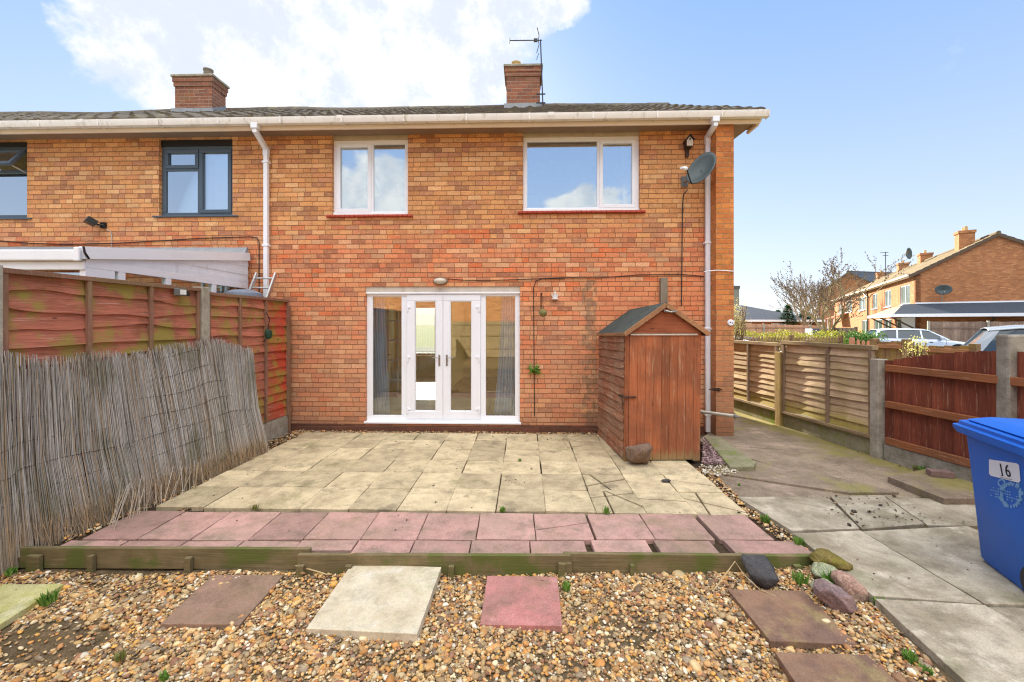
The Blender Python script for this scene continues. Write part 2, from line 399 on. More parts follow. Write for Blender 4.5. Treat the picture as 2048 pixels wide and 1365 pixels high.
def wood_mat(name, base, second=None, moss=None, mossamt=.5, axis='x', grain=.35, pale=None, paleamt=.3, rough=.85, fade=None, foot=None, cell=None, redzone=None):
    """weathered boards: grain along the axis, stains, algae, knots"""
    m, t, b = new_mat(name); o = t.obj(); r = t.attr('rnd')
    s = {'x': (1.2, 14, 26), 'y': (14, 1.2, 26), 'z': (16, 16, 1.1)}[axis]
    g = t.noise(t.vm('ADD', t.scl(o, *s), t.vec(t.m('MULTIPLY', r, 37.0), 0.0, t.m('MULTIPLY', r, 11.0))), 3.2, 6, .65, .6)
    n1 = t.noise(o, 3.1, 5, .6)
    cc = base
    if second: cc = t.mix(t.step(t.noise(t.vm('ADD', o, (5, 1, 9)), 2.2, 5, .65), .4, .62), base, second)
    cc = t.mix(1.0, cc, t.ramp(r, [(0, .80), (.5, 1.0), (1, 1.16)]), 'MULTIPLY')
    cc = t.mix(1.0, cc, t.ramp(g, [(.25, 1-grain), (.5, 1.0), (.75, 1+grain*.8)]), 'MULTIPLY')
    if redzone: cc = t.mix(t.m('MULTIPLY', t.step(t.m('ADD', t.xyz(o)[0], t.m('MULTIPLY', t.m('SUBTRACT', n1, .5), .9)), redzone[1], redzone[2]), redzone[3]), cc, redzone[0])
    if pale: cc = t.mix(t.m('MULTIPLY', t.step(t.noise(t.scl(o, *[q*.5 for q in s]), 5, 6, .7), .56, .68), paleamt), cc, pale)
    if moss: cc = t.mix(t.m('MULTIPLY', t.step(n1, .46, .62), mossamt), cc, moss)
    if foot:
        zz = t.m('ADD', t.xyz(o)[2], t.m('MULTIPLY', t.m('SUBTRACT', t.noise(t.scl(o, 6, 6, .6), 4, 4), .5), foot[3]))
        cc = t.mix(t.m('MULTIPLY', t.step(zz, foot[2], foot[1]), .8), cc, foot[0])
    kn = t.vor(t.scl(o, *{'x': (.55, .55, 1.6), 'y': (.55, .55, 1.6), 'z': (1.6, 1.6, .55)}[axis]), 4.0)
    cc = t.mix(t.m('MULTIPLY', t.step(kn, .075, .035), .7), cc, c(58,38,26))
    t.put(b.inputs['Base Color'], cc); b.inputs['Roughness'].default_value = rough
    t.put(b.inputs['Normal'], t.bump(g, .55, .006)); return m

def stone_mat(name, base, second, third=None, scale=3, moss=None, mossamt=.4, vrt=True, spec=.15, bump=.35, fine=.25, rough=.92):
    m, t, b = new_mat(name); o = t.obj(); r = t.attr('rnd') if vrt else .5
    ov = t.vm('ADD', o, t.vec(t.m('MULTIPLY', r, 19.0), t.m('MULTIPLY', r, 7.0), 0.0))
    n = t.noise(ov, scale, 6, .65, .4)
    cc = t.mix(t.step(n, .36, .66), base, second)
    if third: cc = t.mix(t.m('MULTIPLY', t.step(t.noise(t.vm('ADD', ov, (3, 8, 1)), scale*1.6, 6, .7), .52, .70), .75), cc, third)
    cc = t.mix(1.0, cc, t.ramp(r, [(0, .80), (.5, 1.0), (1, 1.10)]), 'MULTIPLY')
    cc = t.mix(.9, cc, t.ramp(t.noise(t.vm('ADD', o, (9, 2, 4)), scale*2.6, 8, .78), [(.32, .66), (.5, .98), (.7, 1.14)]), 'MULTIPLY')
    f = t.noise(o, 95, 4, .75); cc = t.mix(1.0, cc, t.ramp(f, [(.28, 1-fine), (.5, 1.0), (.72, 1+fine)]), 'MULTIPLY')
    if moss: cc = t.mix(t.m('MULTIPLY', t.step(t.noise(t.vm('ADD', o, (1, 4, 2)), scale*.8, 7, .72), .52, .68), mossamt), cc, moss)
    t.put(b.inputs['Base Color'], cc); b.inputs['Roughness'].default_value = rough; b.inputs['Specular IOR Level'].default_value = spec
    t.put(b.inputs['Normal'], t.bump(t.m('ADD', t.m('MULTIPLY', f, .5), t.noise(o, 16, 5, .65)), bump, .012)); return m
M_yslab = stone_mat('buff riven paving slab', c(202,186,152), c(178,162,132), c(134,122,102), 2.6, moss=c(116,114,72), mossamt=.5)
M_rslab = stone_mat('pink paving slab', c(184,146,136), c(164,136,124), c(134,120,104), 2.4, moss=c(126,118,84), mossamt=.4)
M_conc = stone_mat('old grey concrete', c(178,168,148), c(138,128,108), c(200,190,170), 2.4, moss=c(120,122,84), mossamt=.35)
M_passage = stone_mat('rough aggregate concrete', c(150,134,116), c(128,114,98), c(178,156,140), 1.9, moss=c(138,134,70), mossamt=.6, fine=.45, bump=.7)
_t = NT(M_passage.node_tree); _b = _t.n['Principled BSDF']; _src = _b.inputs['Base Color'].links[0].from_socket; _X = _t.xyz(_t.obj())
_d = _t.m('SUBTRACT', _t.m('SUBTRACT', 5.1385, _t.m('MULTIPLY', _X[1], .1035)), _X[0])     # moss thrives along the foot of the fence
_d = _t.m('ADD', _d, _t.m('MULTIPLY', _t.m('SUBTRACT', _t.noise(_t.obj(), 2.2, 7, .72), .5), 1.5))
_t.put(_b.inputs['Base Color'], _t.mix(_t.m('MULTIPLY', _t.step(_d, .50, .15), .65), _src, c(136,130,60)))
M_concpost = stone_mat('concrete fence post', c(176,170,156), c(156,150,136), c(140,134,112), 4, moss=c(130,132,90), mossamt=.3, vrt=False)
M_concgate = stone_mat('weathered concrete pillar', c(160,154,142), c(136,130,118), c(120,116,90), 4, moss=c(110,108,84), mossamt=.4, vrt=False)
M_soil = stone_mat('dark soil', c(74,60,46), c(58,46,36), c(96,84,66), 9, moss=c(84,84,44), mossamt=.3, vrt=False, bump=1.0, fine=.5)
M_bed = stone_mat('silty gravel bed', c(116,98,74), c(92,78,58), c(78,70,46), 5, moss=c(98,94,48), mossamt=.3, vrt=False, bump=1.0, fine=.5)
# ------------------------------------------------------------------ the terrace row: two houses in one frame
def wall_grid(mb, us, zs, holes, y0, y1, axis='u'):
    """wall slab between y0 (front) and y1 with rectangular openings; shared faces left out"""
    U_ = sorted(set(us + [h[0] for h in holes] + [h[1] for h in holes])); Z_ = sorted(set(zs + [h[2] for h in holes] + [h[3] for h in holes]))
    solid = lambda i, j: 0 <= i < len(U_)-1 and 0 <= j < len(Z_)-1 and not any(h[0]-1e-6 < (U_[i]+U_[i+1])/2 < h[1]+1e-6 and h[2]-1e-6 < (Z_[j]+Z_[j+1])/2 < h[3]+1e-6 for h in holes)
    P = (lambda u, y, z: (u, y, z)) if axis == 'u' else (lambda u, y, z: (y, u, z))
    for i in range(len(U_)-1):
        for j in range(len(Z_)-1):
            if not solid(i, j): continue
            a, b_, e, f_ = U_[i], U_[i+1], Z_[j], Z_[j+1]
            mb.add([P(a,y0,e),P(b_,y0,e),P(b_,y0,f_),P(a,y0,f_)], [(0,1,2,3)]); mb.add([P(a,y1,e),P(b_,y1,e),P(b_,y1,f_),P(a,y1,f_)], [(3,2,1,0)])
            for (di, dj, q) in ((-1,0,[(a,y0,e),(a,y0,f_),(a,y1,f_),(a,y1,e)]), (1,0,[(b_,y0,e),(b_,y1,e),(b_,y1,f_),(b_,y0,f_)]),
                                (0,-1,[(a,y0,e),(a,y1,e),(b_,y1,e),(b_,y0,e)]), (0,1,[(a,y0,f_),(b_,y0,f_),(b_,y1,f_),(a,y1,f_)])):
                if not solid(i+di, j+dj): mb.add([P(*p) for p in q], [(0,1,2,3)])
    return mb

def window(root, u0, u1, z0, z1, lights, mat, mat_sill, y=.055, sill=None, open_top=None, name='window', fw=.066, glass=None, blind=None):
    """lights: (ua, ub, za, zb, sash) fractions of the inside of the frame"""
    fr = MB(); d0, d1 = y, y+.07
    fr.box(u0, u1, d0, d1, z0, z0+fw).box(u0, u1, d0, d1, z1-fw, z1).box(u0, u0+fw, d0+.001, d1-.001, z0+fw, z1-fw).box(u1-fw, u1, d0+.001, d1-.001, z0+fw, z1-fw)
    iu0, iu1, iz0, iz1 = u0+fw, u1-fw, z0+fw, z1-fw; W_, H_ = iu1-iu0, iz1-iz0; pn = MB(); sh = MB()
    done = set()
    for (a, b_, e, f_, sash) in lights:
        a_, b2, e2, f2 = iu0+a*W_, iu0+b_*W_, iz0+e*H_, iz0+f_*H_
        if b_ < 1 and (b_, e, f_) not in done: done.add((b_, e, f_)); fr.box(b2-fw*.42, b2+fw*.42, d0+.002, d1-.002, e2, f2)
        if f_ < 1: fr.box(a_, b2, d0+.003, d1-.003, f2-fw*.42, f2+fw*.42)
        ga, gb, ge, gf = a_, b2, e2, f2
        if sash == 'open': continue
        if sash:
            s_ = fw*.85; p_ = y-.014; q_ = .012
            xa, xb, xe, xf = a_-(q_ if a == 0 else -q_*.6), b2+(q_ if b_ == 1 else -q_*.6), e2-(q_ if e == 0 else -q_*.6), f2+(q_ if f_ == 1 else -q_*.6)
            sh.box(xa, xb, p_, y+.03, xe, xe+s_).box(xa, xb, p_, y+.03, xf-s_, xf).box(xa, xa+s_, p_+.001, y+.029, xe+s_, xf-s_).box(xb-s_, xb, p_+.001, y+.029, xe+s_, xf-s_)
            ga, gb, ge, gf = xa+s_, xb-s_, xe+s_, xf-s_
        pn.box(ga-.004, gb+.004, y+.022, y+.034, ge-.004, gf+.004)
    w = fr.build(name, mat, root, bevel=.006)
    if sh.v: sh.build('sash', mat, w, bevel=.006)
    pn.build('pane', glass or M_glass, w)
    if blind: MB().box(iu0, iu1, y+.08, y+.085, iz1-blind, iz1).build('roller_blind', M_blind, w)
    return w

UL = U(545)                      # party wall with the neighbour
PW = .25; UP0, UP1 = U(1432, PW), U(1467, PW)
UE = UP1                         # outer face of the gable
DEP = 6.2; WT, EZ = 4.66, 4.70; RIDGE_U = DEP/2
def box_px(x0, x1, y0, y1, w=0): u0, _ = uz(x0, y0, w); u1, _ = uz(x1, y0, w); return u0, u1, uz((x0+x1)/2, y1, w)[1], uz((x0+x1)/2, y0, w)[1]

w1 = box_px(664, 816, 278, 430); w2 = box_px(1046, 1280, 271, 422); door = box_px(731, 1040, 585, 848)
d0_ = uz(885, 848)[1]
h_w1 = (w1[0], w1[1], w1[2], Z(740, 264)); h_w2 = (w2[0], w2[1], w2[2], Z(1160, 258)); h_door = (door[0], door[1], d0_, Z(885, 573))
houseA = thing('brick_house', 'orange brick end terrace house with two white upper windows and white patio doors', 'house', (0, D0, 0), -YAW)
gs = -math.tan(R(3)+YAW)         # gable shaped off square so sunlight gets past to the side fence
ug = lambda y: UE + gs*y
mb = MB()
wall_grid(mb, [UL, UP0+.05], [0, WT], [h_w1, h_w2, h_door], 0, .28)
back_win = (U(818, -6.0), U(873, -6.0), .72, 2.2)
back_fill_win = (.3, 1.75, .4, 2.2); back_up = (-1.2, .2, 3.2, 4.2)  # the ground floor one is an unseen window added to brighten the room
wall_grid(mb, [UL, ug(DEP)], [-.1, WT], [back_win, back_fill_win, back_up], DEP-.28, DEP)
# gable with its triangle
gab = [(0.0, -.1), (DEP, -.1), (DEP, WT), (DEP/2, WT+math.tan(R(28))*DEP/2+.10), (0.0, WT)]
mb.add([(ug(y), y, z) for y, z in gab] + [(ug(y)-.28, y+.001, z) for y, z in gab],
       [(0,1,2,3,4), (9,8,7,6,5)] + [(i, 5+i, 5+(i+1) % 5, (i+1) % 5) for i in range(5)])
mb.box(UP0+.04, UE-.005, .002, .278, 0, WT)
mb.box(UL+.001, UL+.12, .28, DEP-.28, -.1, WT)
wallA = mb.build('wall', M_brick, houseA)
MB().box(UP0, UP1+.004, -PW, .02, -.1, WT-.01).build('pier', M_pier, houseA)
MB().box(UL, door[0]-.01, -.022, -.001, -.1, d0_-.01).box(door[0]-.01, door[1]+.01, -.022, .1, -.1, d0_-.035).box(door[1]+.01, UP0-.01, -.022, -.001, -.1, d0_-.01).build('plinth', M_plinth, houseA)
MB().box(h_w1[0]-.003, h_w1[1]+.003, .03, .16, w1[3], h_w1[3]).build('lintel', M_lintel, houseA)
MB().box(h_w2[0]-.003, h_w2[1]+.003, .03, .16, w2[3], h_w2[3]).build('lintel', M_lintel, houseA)
MB().box(h_door[0]-.003, h_door[1]+.003, .02, .16, door[3], h_door[3]).build('lintel', M_lintel2, houseA)
def split(px, b, w=0): return (U(px, w)-b[0]-.066)/(b[1]-b[0]-.132)
s1 = split(741, w1); win1 = window(houseA, *w1, [(0, s1, 0, 1, True), (s1, 1, 0, 1, False)], M_white, M_rsill, blind=.24)
s2 = split(1199, w2); win2 = window(houseA, *w2, [(0, s2, 0, 1, False), (s2, 1, 0, 1, True)], M_white, M_rsill, blind=.07)
for w_, b_ in ((win1, w1), (win2, w2)):
    MB().box(b_[0]-.01, b_[1]+.01, .035, .12, b_[2]-.001, b_[2]+.05).build('inner_sill', M_white, w_, bevel=.006)
    s_ = MB(); k = int((b_[1]-b_[0]+.16)/.075)
    for i in range(k):
        x = b_[0]-.08 + i*(b_[1]-b_[0]+.16)/k
        s_.obox((x+.036, .008, b_[2]-.030+rnd.uniform(-.003, .003)), (.070, .11, .032), (R(-9), R(rnd.uniform(-2, 2)), 0))
    s_.box(b_[0]-.07, b_[1]+.07, -.035, .05, b_[2]-.012, b_[2]-.003)
    s_.build('sill', M_rsill, w_, bevel=.008)

# patio doors: two fixed side lights, two leaves
fu0, fu1, fz0, fz1 = door[0], door[1], d0_, door[3]
y0 = .05; fd = MB()
xa, xb = U(812), U(961)     # posts beside the leaves
g = dict(l=(U(743), U(801)), a=(U(828), U(871)), b=(U(899), U(943)), r=(U(971), U(1030)))
zt, zb = Z(885, 593), Z(885, 833); lt, lb = Z(885, 602), Z(885, 824)
fd.box(fu0, fu1, y0, y0+.07, zt, fz1-.001).box(fu0, fu1, y0, y0+.07, fz0+.03, zb)
fd.box(fu0, g['l'][0], y0+.001, y0+.069, zb, zt).box(g['r'][1], fu1, y0+.001, y0+.069, zb, zt)
fd.box(g['l'][1], xa, y0+.001, y0+.069, zb, zt).box(xb, g['r'][0], y0+.001, y0+.069, zb, zt)
pd_ = fd.build('patio_door', M_white, houseA, bevel=.006)
MB().box(fu0-.02, fu1+.02, -.03, y0+.08, fz0, fz0+.032).build('sill', M_white, pd_, bevel=.008)
MB().box(fu0-.01, fu1+.01, .012, y0+.06, fz1-.022, fz1+.004).build('head_trim', M_white, pd_, bevel=.005)
mid = U(885)
for (ua, ub, ga, gb) in ((xa+.002, mid-.002, *g['a']), (mid+.002, xb-.002, *g['b'])):
    lf = MB(); p0, p1 = y0-.018, y0+.045; q0, q1 = Z(885, 839), Z(885, 589)
    lf.box(ua, ub, p0, p1, q0, lb).box(ua, ub, p0, p1, lt, q1).box(ua, ga, p0+.001, p1-.001, lb, lt).box(gb, ub, p0+.001, p1-.001, lb, lt)
    for (a1, b1, e1, f1) in ((ga, ga+.012, lb, lt), (gb-.012, gb, lb, lt)): lf.box(a1, b1, p0+.006, p1-.006, e1, f1)
    lf.box(ga, gb, p0+.006, p1-.006, lb, lb+.012).box(ga, gb, p0+.006, p1-.006, lt-.012, lt)
    lf.build('door_leaf', M_white, pd_, bevel=.006)
    MB().box(ga-.004, gb+.004, y0+.012, y0+.026, lb-.004, lt+.004).build('pane', M_doorglass, pd_)
for k in ('l', 'r'):
    MB().box(g[k][0]-.004, g[k][1]+.004, y0+.02, y0+.034, zb-.004, zt+.004).build('pane', M_doorglass, pd_)
for px, sgn in ((878, -1), (893, 1)):
    u_ = U(px); zz = Z(px, 716); h = MB()
    h.box(u_-.014, u_+.014, y0-.03, y0-.017, zz-.13, zz+.045).tube([(u_, y0-.02, zz), (u_, y0-.06, zz)], .009, 8).tube([(u_, y0-.06, zz), (u_+sgn*.045, y0-.063, zz+.002), (u_+sgn*.115, y0-.058, zz-.004)], .008, 8)
    h.tube([(u_, y0-.034, zz-.07), (u_, y0-.028, zz-.07)], .010, 10)
    h.build('handle', M_steel, pd_, bevel=.003)
for px in (814, 958):
    for py in (617, 718, 822):
        u_, zz = uz(px, py); s_ = 1 if px < 885 else -1
        MB().box(u_-.012, u_+.012, y0-.034, y0-.016, zz-.055, zz+.045).box(u_, u_+s_*.05, y0-.030, y0-.017, zz+.005, zz+.035).build('hinge', M_white, pd_, bevel=.005)
# rooms behind the windows
r_ = MB(); ru0, ru1 = UL+.13, 1.9
r_.box(ru0, ru0+.02, .29, DEP-.29, .1, 2.42).box(ru1, ru1+.1, .281, DEP-.281, .1, 2.42).box(ru0, UE-.95, .281, DEP-.281, 2.42, 2.62)
r_.box(U(905, -6)+.25, U(905, -6)+.35, 3.6, DEP-.29, .1, 2.42)
r_.box(-.95, -.85, .281, DEP-.281, 2.62, 4.6)
wall_grid(r_, [ru0+.02, ru1], [.1, 2.42], [back_win, back_fill_win], DEP-.30, DEP-.281)
r_.box(UL+.13, UE-.95, 3.2, 3.3, 2.62, 4.6)
r_.build('interior_wall', M_room, houseA)
MB().box(UL+.13, UE-.95, .281, DEP-.281, -.05, .1).build('interior_floor', M_floor, houseA)
w_ = window(houseA, back_win[0], back_win[1], back_win[2], back_win[3], [(0, 1, 0, 1, False)], M_white, M_white, y=DEP-.15, glass=glass_mat('clear rear window', .02, (1, 1, 1)))
window(houseA, *back_fill_win, [(0, .5, 0, 1, False), (.5, 1, 0, 1, False)], M_white, M_white, y=DEP-.15, glass=bpy.data.materials['clear rear window'])  # frame and glass of the rear window added for its light
window(houseA, back_up[0], back_up[1], back_up[2], back_up[3], [(0, .5, 0, 1, False), (.5, 1, 0, 1, False)], M_white, M_white, y=DEP-.15)
# glazed white inner door standing open behind the left side light
dr = MB(); du0, du1, dy = U(768, -1.1), U(803, -1.1)+.18, 1.1
dr.box(du0, du0+.09, dy, dy+.04, .1, 2.05).box(du1-.09, du1, dy, dy+.04, .1, 2.05)
for zz in (.1, .62, .98, 1.34, 1.70, 2.0): dr.box(du0+.09, du1-.09, dy+.001, dy+.039, zz, zz+(.22 if zz == .1 else .03))
dr.box((du0+du1)/2-.015, (du0+du1)/2+.015, dy+.002, dy+.038, .3, 2.0)
idr = dr.build('interior_door', M_white, houseA, bevel=.005)
MB().box(du0+.03, du0+.055, dy-.012, dy-.001, 1.0, 1.16).tube([(du0+.042, dy-.01, 1.1), (du0+.042, dy-.05, 1.1), (du0+.13, dy-.05, 1.1)], .008).build('handle', M_black, idr)

# roof: interlocking tiles
def roof(root, u0, u1, mat, sag=0.0, verge=None, seed=1, name='roof'):
    rr = random.Random(seed); mb = MB(); pit = R(28); oh = .36
    L = (DEP/2+oh)/math.cos(pit); rows = 11; du = .0375; nu = int((u1-u0)/du)
    def zz(u, s_):  # height and depth at slope distance s_
        sg = sag*(math.sin(u*.9+1)+.6*math.sin(u*2.1))*.5
        return -oh+s_*math.cos(pit), EZ+.03+s_*math.sin(pit) + sg*min(1, s_)
    for k in range(rows):
        a_, b_ = L*k/rows, L*(k+1)/rows + .04; P = []
        jit = rr.uniform(-.006, .006)
        for s_, lift in ((a_, -.004), (a_, .028), ((a_+b_)/2, .016), (b_, .0)):
            row = []
            for i in range(nu+1):
                u = u0 + (u1-u0)*i/nu; ph = (u/.30) % 1.0
                wv = .030*max(0, math.cos(2*math.pi*ph)) + .004*math.sin(40*u+k) - (.012 if .46 < ph < .54 else 0)
                y, z = zz(u, s_); tl = math.floor(u/.30); j2 = ((math.sin(tl*12.9+k*78.2)*43758.5) % 1-.5)*.010
                row.append((u, y-(.006 if lift == .028 else 0)+jit, z+lift*1.0+wv+j2))
            P.append(row)
        mb.grid(P, a=rr.random())
    yb, zb_ = zz(0, L)
    mb.add([(u0, DEP/2, zb_), (u1, DEP/2, zb_), (u1, DEP+oh, zb_-(DEP/2+oh)*math.tan(pit)), (u0, DEP+oh, zb_-(DEP/2+oh)*math.tan(pit))], [(0,1,2,3)], a=.5)
    o = mb.build(name, mat, root, smooth=True, ang=35)
    rt = MB(); n_ = int((u1-u0)/.45)
    for i in range(n_):
        a0 = u0+(u1-u0)*i/n_; a1 = u0+(u1-u0)*(i+1)/n_; P = []
        sg = lambda u: sag*(math.sin(u*.9+1)+.6*math.sin(u*2.1))*.5
        for u in (a0+.004, a1+.01):
            P.append([(u, DEP/2+.12*math.cos(t), zb_-.045+.11*math.sin(t)+sg(u)+rr.uniform(-.006, .006)) for t in [math.pi*q/6 for q in range(7)]])
        rt.grid(P, a=rr.random())
    rt.build('ridge_tiles', mat, o, smooth=True)
    return o, zz
roofA, zzA = roof(houseA, U(510, .3), UE+.40, M_tile, .02, seed=3)
vg = MB()   # barge boards under both verges
for sg in (1, -1):
    p0 = (UE+.36, DEP/2-sg*(DEP/2+.33), zzA(0, .07)[1]-.10); p1 = (UE+.36, DEP/2, zzA(0, (DEP/2+.36)/math.cos(R(28)))[1]-.10)
    vg.bar(p0, p1, .03, .16)
each(vg, 'barge_board', M_cream, houseA)
M_dark = plain('dark void', c(40,34,30), .9)
# back-slope inside and gable boxing
MB().box(UE+.006, UE+.345, -.26, DEP+.3, EZ-.075, EZ-.06).build('verge_soffit', M_soffit, houseA)
def shear(o):
    for v in o.data.vertices:
        k = min(1, max(0, (v.co.x-(UE-1.5))/1.5)); v.co.x += gs*max(0, v.co.y)*k
for o_ in list(houseA.children):
    if o_.name.startswith(('barge_board', 'verge_soffit', 'roof')):
        shear(o_)
        for q_ in o_.children: shear(q_)

def eaves(root, ua, ub, endcap=False, gut=True):
    MB().box(ua, ub, -.27, .0, WT-.045, WT-.012).build('soffit', M_soffit, root)
    MB().box(ua, ub+(.0), -.30, -.272, WT-.085, WT+.06).build('fascia', M_cream, root, bevel=.004)
    y_, z_, r__ = -.36, WT+.01, .053
    P = []
    for u in (ua, ub + (.06 if endcap else 0)):
        P.append([(u, y_+r__*q[0], z_+r__*q[1]) for q in ((-1.0, .95), (-1.1, .95), (-1.1, .2), (-.75, -.75), (.4, -.85), (.98, -.35), (.98, .9), (.88, .9), (.88, -.25), (.35, -.72), (-.7, -.62), (-1.0, .2))])
    gm = MB(); k = len(P[0]); gm.grid(P, closed=True); gm.f.append(tuple(range(k))); gm.f.append(tuple(reversed(range(k, 2*k))))
    gt = gm.build('gutter', M_gutter, root, smooth=True, ang=30)
    br = MB(); u = ua+.45
    while u < ub-.2:
        br.box(u-.012, u+.012, y_-r__*1.16, y_+r__, z_-r__*.93, z_-r__*.78).box(u-.012, u+.012, y_-r__*1.2, y_-r__*1.08, z_-r__*.8, z_+r__)
        u += .92
    each(br, 'bracket', M_gutter, gt, n=16, m=12, bevel=.003)
    un = MB(); u = ua+1.3
    while u < ub-.4:
        un.add([(q[0]+dx, y_+(q[1]-y_)*1.12, z_+(q[2]-z_)*1.12) for dx in (u-ua, u-ua+.09) for q in P[0][1:7]], [(i, i+1, i+7, i+6) for i in range(5)])
        u += 3.1
    each(un, 'gutter_union', M_gutter, gt, n=12, m=5)
    if endcap: MB().box(ub+.06, ub+.075, y_-r__*1.15, y_+r__*1.05, z_-r__*.9, z_+r__*1.0).build('gutter_end', M_gutter, gt, bevel=.008)
eaves(houseA, U(510, .3)+.002, UE+.36, True)
MB().box(UE+.325, UE+.36, -.27, .02, WT-.10, WT-.056).build('box_end', M_cream, houseA)

def downpipe(root, ptop, pbend, pfoot, wfoot=.055, s=.065):
    """square pipe: outlet under the gutter, swan neck, straight run"""
    m_ = MB(); (ut, zt_), (ub_, zb_) = ptop, pbend
    m_.box(ut-.05, ut+.05, -.41, -.31, zt_-.06, zt_+.02).box(ut-s/2, ut+s/2, -.36-s/2, -.36+s/2, zt_-.12, zt_-.06)
    m_.bar((ut, -.36, zt_-.09), (ub_, -wfoot, zb_), s, s, up=(0, 1, .3))
    m_.box(ub_-s/2-.006, ub_+s/2+.006, -wfoot-s/2-.006, -wfoot+s/2+.006, zb_-.10, zb_+.03)
    m_.box(ub_-s/2, ub_+s/2, -wfoot-s/2, -wfoot+s/2, pfoot, zb_-.05)
    o = m_.build('downpipe', M_white, root, bevel=.008)
    cl = MB()
    for zc in [pfoot+.25+i*1.3 for i in range(int((zb_-pfoot)/1.3)+1)]:
        if zc < zb_-.15: cl.box(ub_-s/2-.018, ub_+s/2+.018, -wfoot-s/2-.008, -wfoot+s/2+.012, zc, zc+.03)
    each(cl, 'pipe_clip', M_white, o, bevel=.004)
    return o
zg = WT-.035
downpipe(houseA, (U(1430, .36), zg), (U(1415, .05), Z(1415, 275, .05)), .02)
dpB = (U(511, .36), zg), (U(533, .05), Z(533, 300, .05))

def chimney(root, u0, u1, y0_, y1_, zb_, zt_, pots, mat=M_chim):
    o = MB().box(u0, u1, y0_, y1_, zb_, zt_-.22).box(u0-.02, u1+.02, y0_-.02, y1_+.02, zt_-.22, zt_-.13).box(u0-.035, u1+.035, y0_-.035, y1_+.035, zt_-.13, zt_-.03).build('chimney', mat, root)
    MB().prism([(u0-.06, y0_-.06), (u1+.06, y0_-.06), (u1+.06, y1_+.06), (u0-.06, y1_+.06)], zt_-.03, zt_+.02).build('coping', M_concpost, o, bevel=.01)
    for (u, y, r__, h, mt) in pots:
        MB().lathe([(r__*1.25, zt_), (r__*1.15, zt_+.05), (r__*.95, zt_+.07), (r__*.9, zt_+h-.05), (r__, zt_+h-.04), (r__, zt_+h-.01), (r__*.8, zt_+h), (r__*.5, zt_+h+.005)], 20, Matrix.Translation((u, y, 0))).build('chimney_pot', mt, o, smooth=True)
    fl = MB(); fl.box(u0-.05, u1+.05, y0_-.05, y0_+.02, zb_, zb_+.12)
    for i in range(2):
        x = u0-.012 if i == 0 else u1
        fl.prism_x([(y0_-.04, zb_), (y1_, zb_+.5*(y1_-y0_)), (y1_, zb_+.14+.59*(y1_-y0_)), (y0_-.04, zb_+.12)], x-.0, x+.012)
    fl.build('flashing', M_lead, o); return o
def chim_px(x0, x1, ytop, w):
    u0, _ = uz(x0, ytop, w); u1, zt_ = uz(x1, ytop, w); return u0, u1, zt_
cu0, cu1, cz = chim_px(1013, 1080, 132, -2.3)
chimney(houseA, cu0, cu1, 2.3, 2.95, zzA(0, 3.0)[1]-.02, cz, [((cu0*.72+cu1*.28), 2.62, .105, .27, M_pot), ((cu0*.3+cu1*.7), 2.62, .055, .22, M_potgrey)])

# ---- neighbour
houseB = thing('brick_house', 'neighbouring tan brick terrace house with dark grey windows behind the red fence', 'house', (0, D0, 0), -YAW)
UB = -14.0
wb1 = box_px(318, 465, 290, 432); wb2 = box_px(-70, 54, 292, 437)
hb1 = (wb1[0], wb1[1], wb1[2], Z(390, 278)); hb2 = (wb2[0], wb2[1], wb2[2], Z(20, 283))
mb = MB()
wall_grid(mb, [UB, UL], [-.1, WT], [hb1, hb2], 0, .28)
mb.box(UB, UL, DEP-.28, DEP, -.1, WT).box(UB, UB+.2, .281, DEP-.281, -.1, WT)
mb.build('wall', M_brickB, houseB)
for h_, w_ in ((hb1, wb1), (hb2, wb2)): MB().box(h_[0]-.003, h_[1]+.003, .04, .16, w_[3], h_[3]).build('lintel', M_black, houseB)
sB = split(393, wb1)
wB = window(houseB, *wb1, [(0, sB, .70, 1, True), (0, sB, 0, .70, False), (sB, 1, 0, 1, True)], M_grey, M_grey)
MB().box(wb1[0]-.09, wb1[1]+.09, -.03, .06, wb1[2]-.022, wb1[2]).build('sill', M_grey, wB, bevel=.006)
wB2 = window(houseB, *wb2, [(0, 1, .68, 1, 'open'), (0, 1, 0, .68, False)], M_grey, M_grey)
MB().box(wb2[0]-.09, wb2[1]+.09, -.03, .06, wb2[2]-.022, wb2[2]).build('sill', M_grey, wB2, bevel=.006)
sx0, sx1 = wb2[0]+.04, wb2[1]-.04; sz1 = wb2[3]-.05; hh = (wb2[3]-wb2[2])*.34
Mo = Matrix.Translation((0, .04, sz1)) @ Euler((R(-36), 0, 0)).to_matrix().to_4x4()
sa = MB()
for (a, b_, e, f_) in ((sx0, sx1, -.06, 0), (sx0, sx1, -hh, -hh+.06), (sx0, sx0+.06, -hh+.06, -.06), (sx1-.06, sx1, -hh+.06, -.06)): sa.box(a, b_, -.02, .03, e, f_, Mo)
sa.build('open_sash', M_grey, wB2, bevel=.005)
MB().box(sx0+.05, sx1-.05, .0, .012, -hh+.05, -.05, Mo).build('open_pane', M_glass, wB2)
MB().bar((sx1-.03, .05, sz1-hh*.95), (sx1-.03, -.17, sz1-hh*.80), .018, .012).build('stay', M_galv, wB2)
rb = MB().box(UB+.2, UL-.1, 1.6, 1.7, -.1, 4.6).box(UB+.2, UL-.13, .281, DEP-.3, 2.42, 2.6); rb.build('interior_wall', M_room, houseB)
MB().box(hb1[0], hb1[0]+.62, .2, .22, hb1[2]+.02, hb1[3]-.2).box(hb1[1]-.45, hb1[1], .2, .22, hb1[2]+.02, hb1[3]-.2).build('net_curtain', M_blind, houseB)
MB().box(hb2[0], hb2[1], .2, .22, hb2[2]+.02, hb2[3]-.5).build('net_curtain', M_blind, houseB)
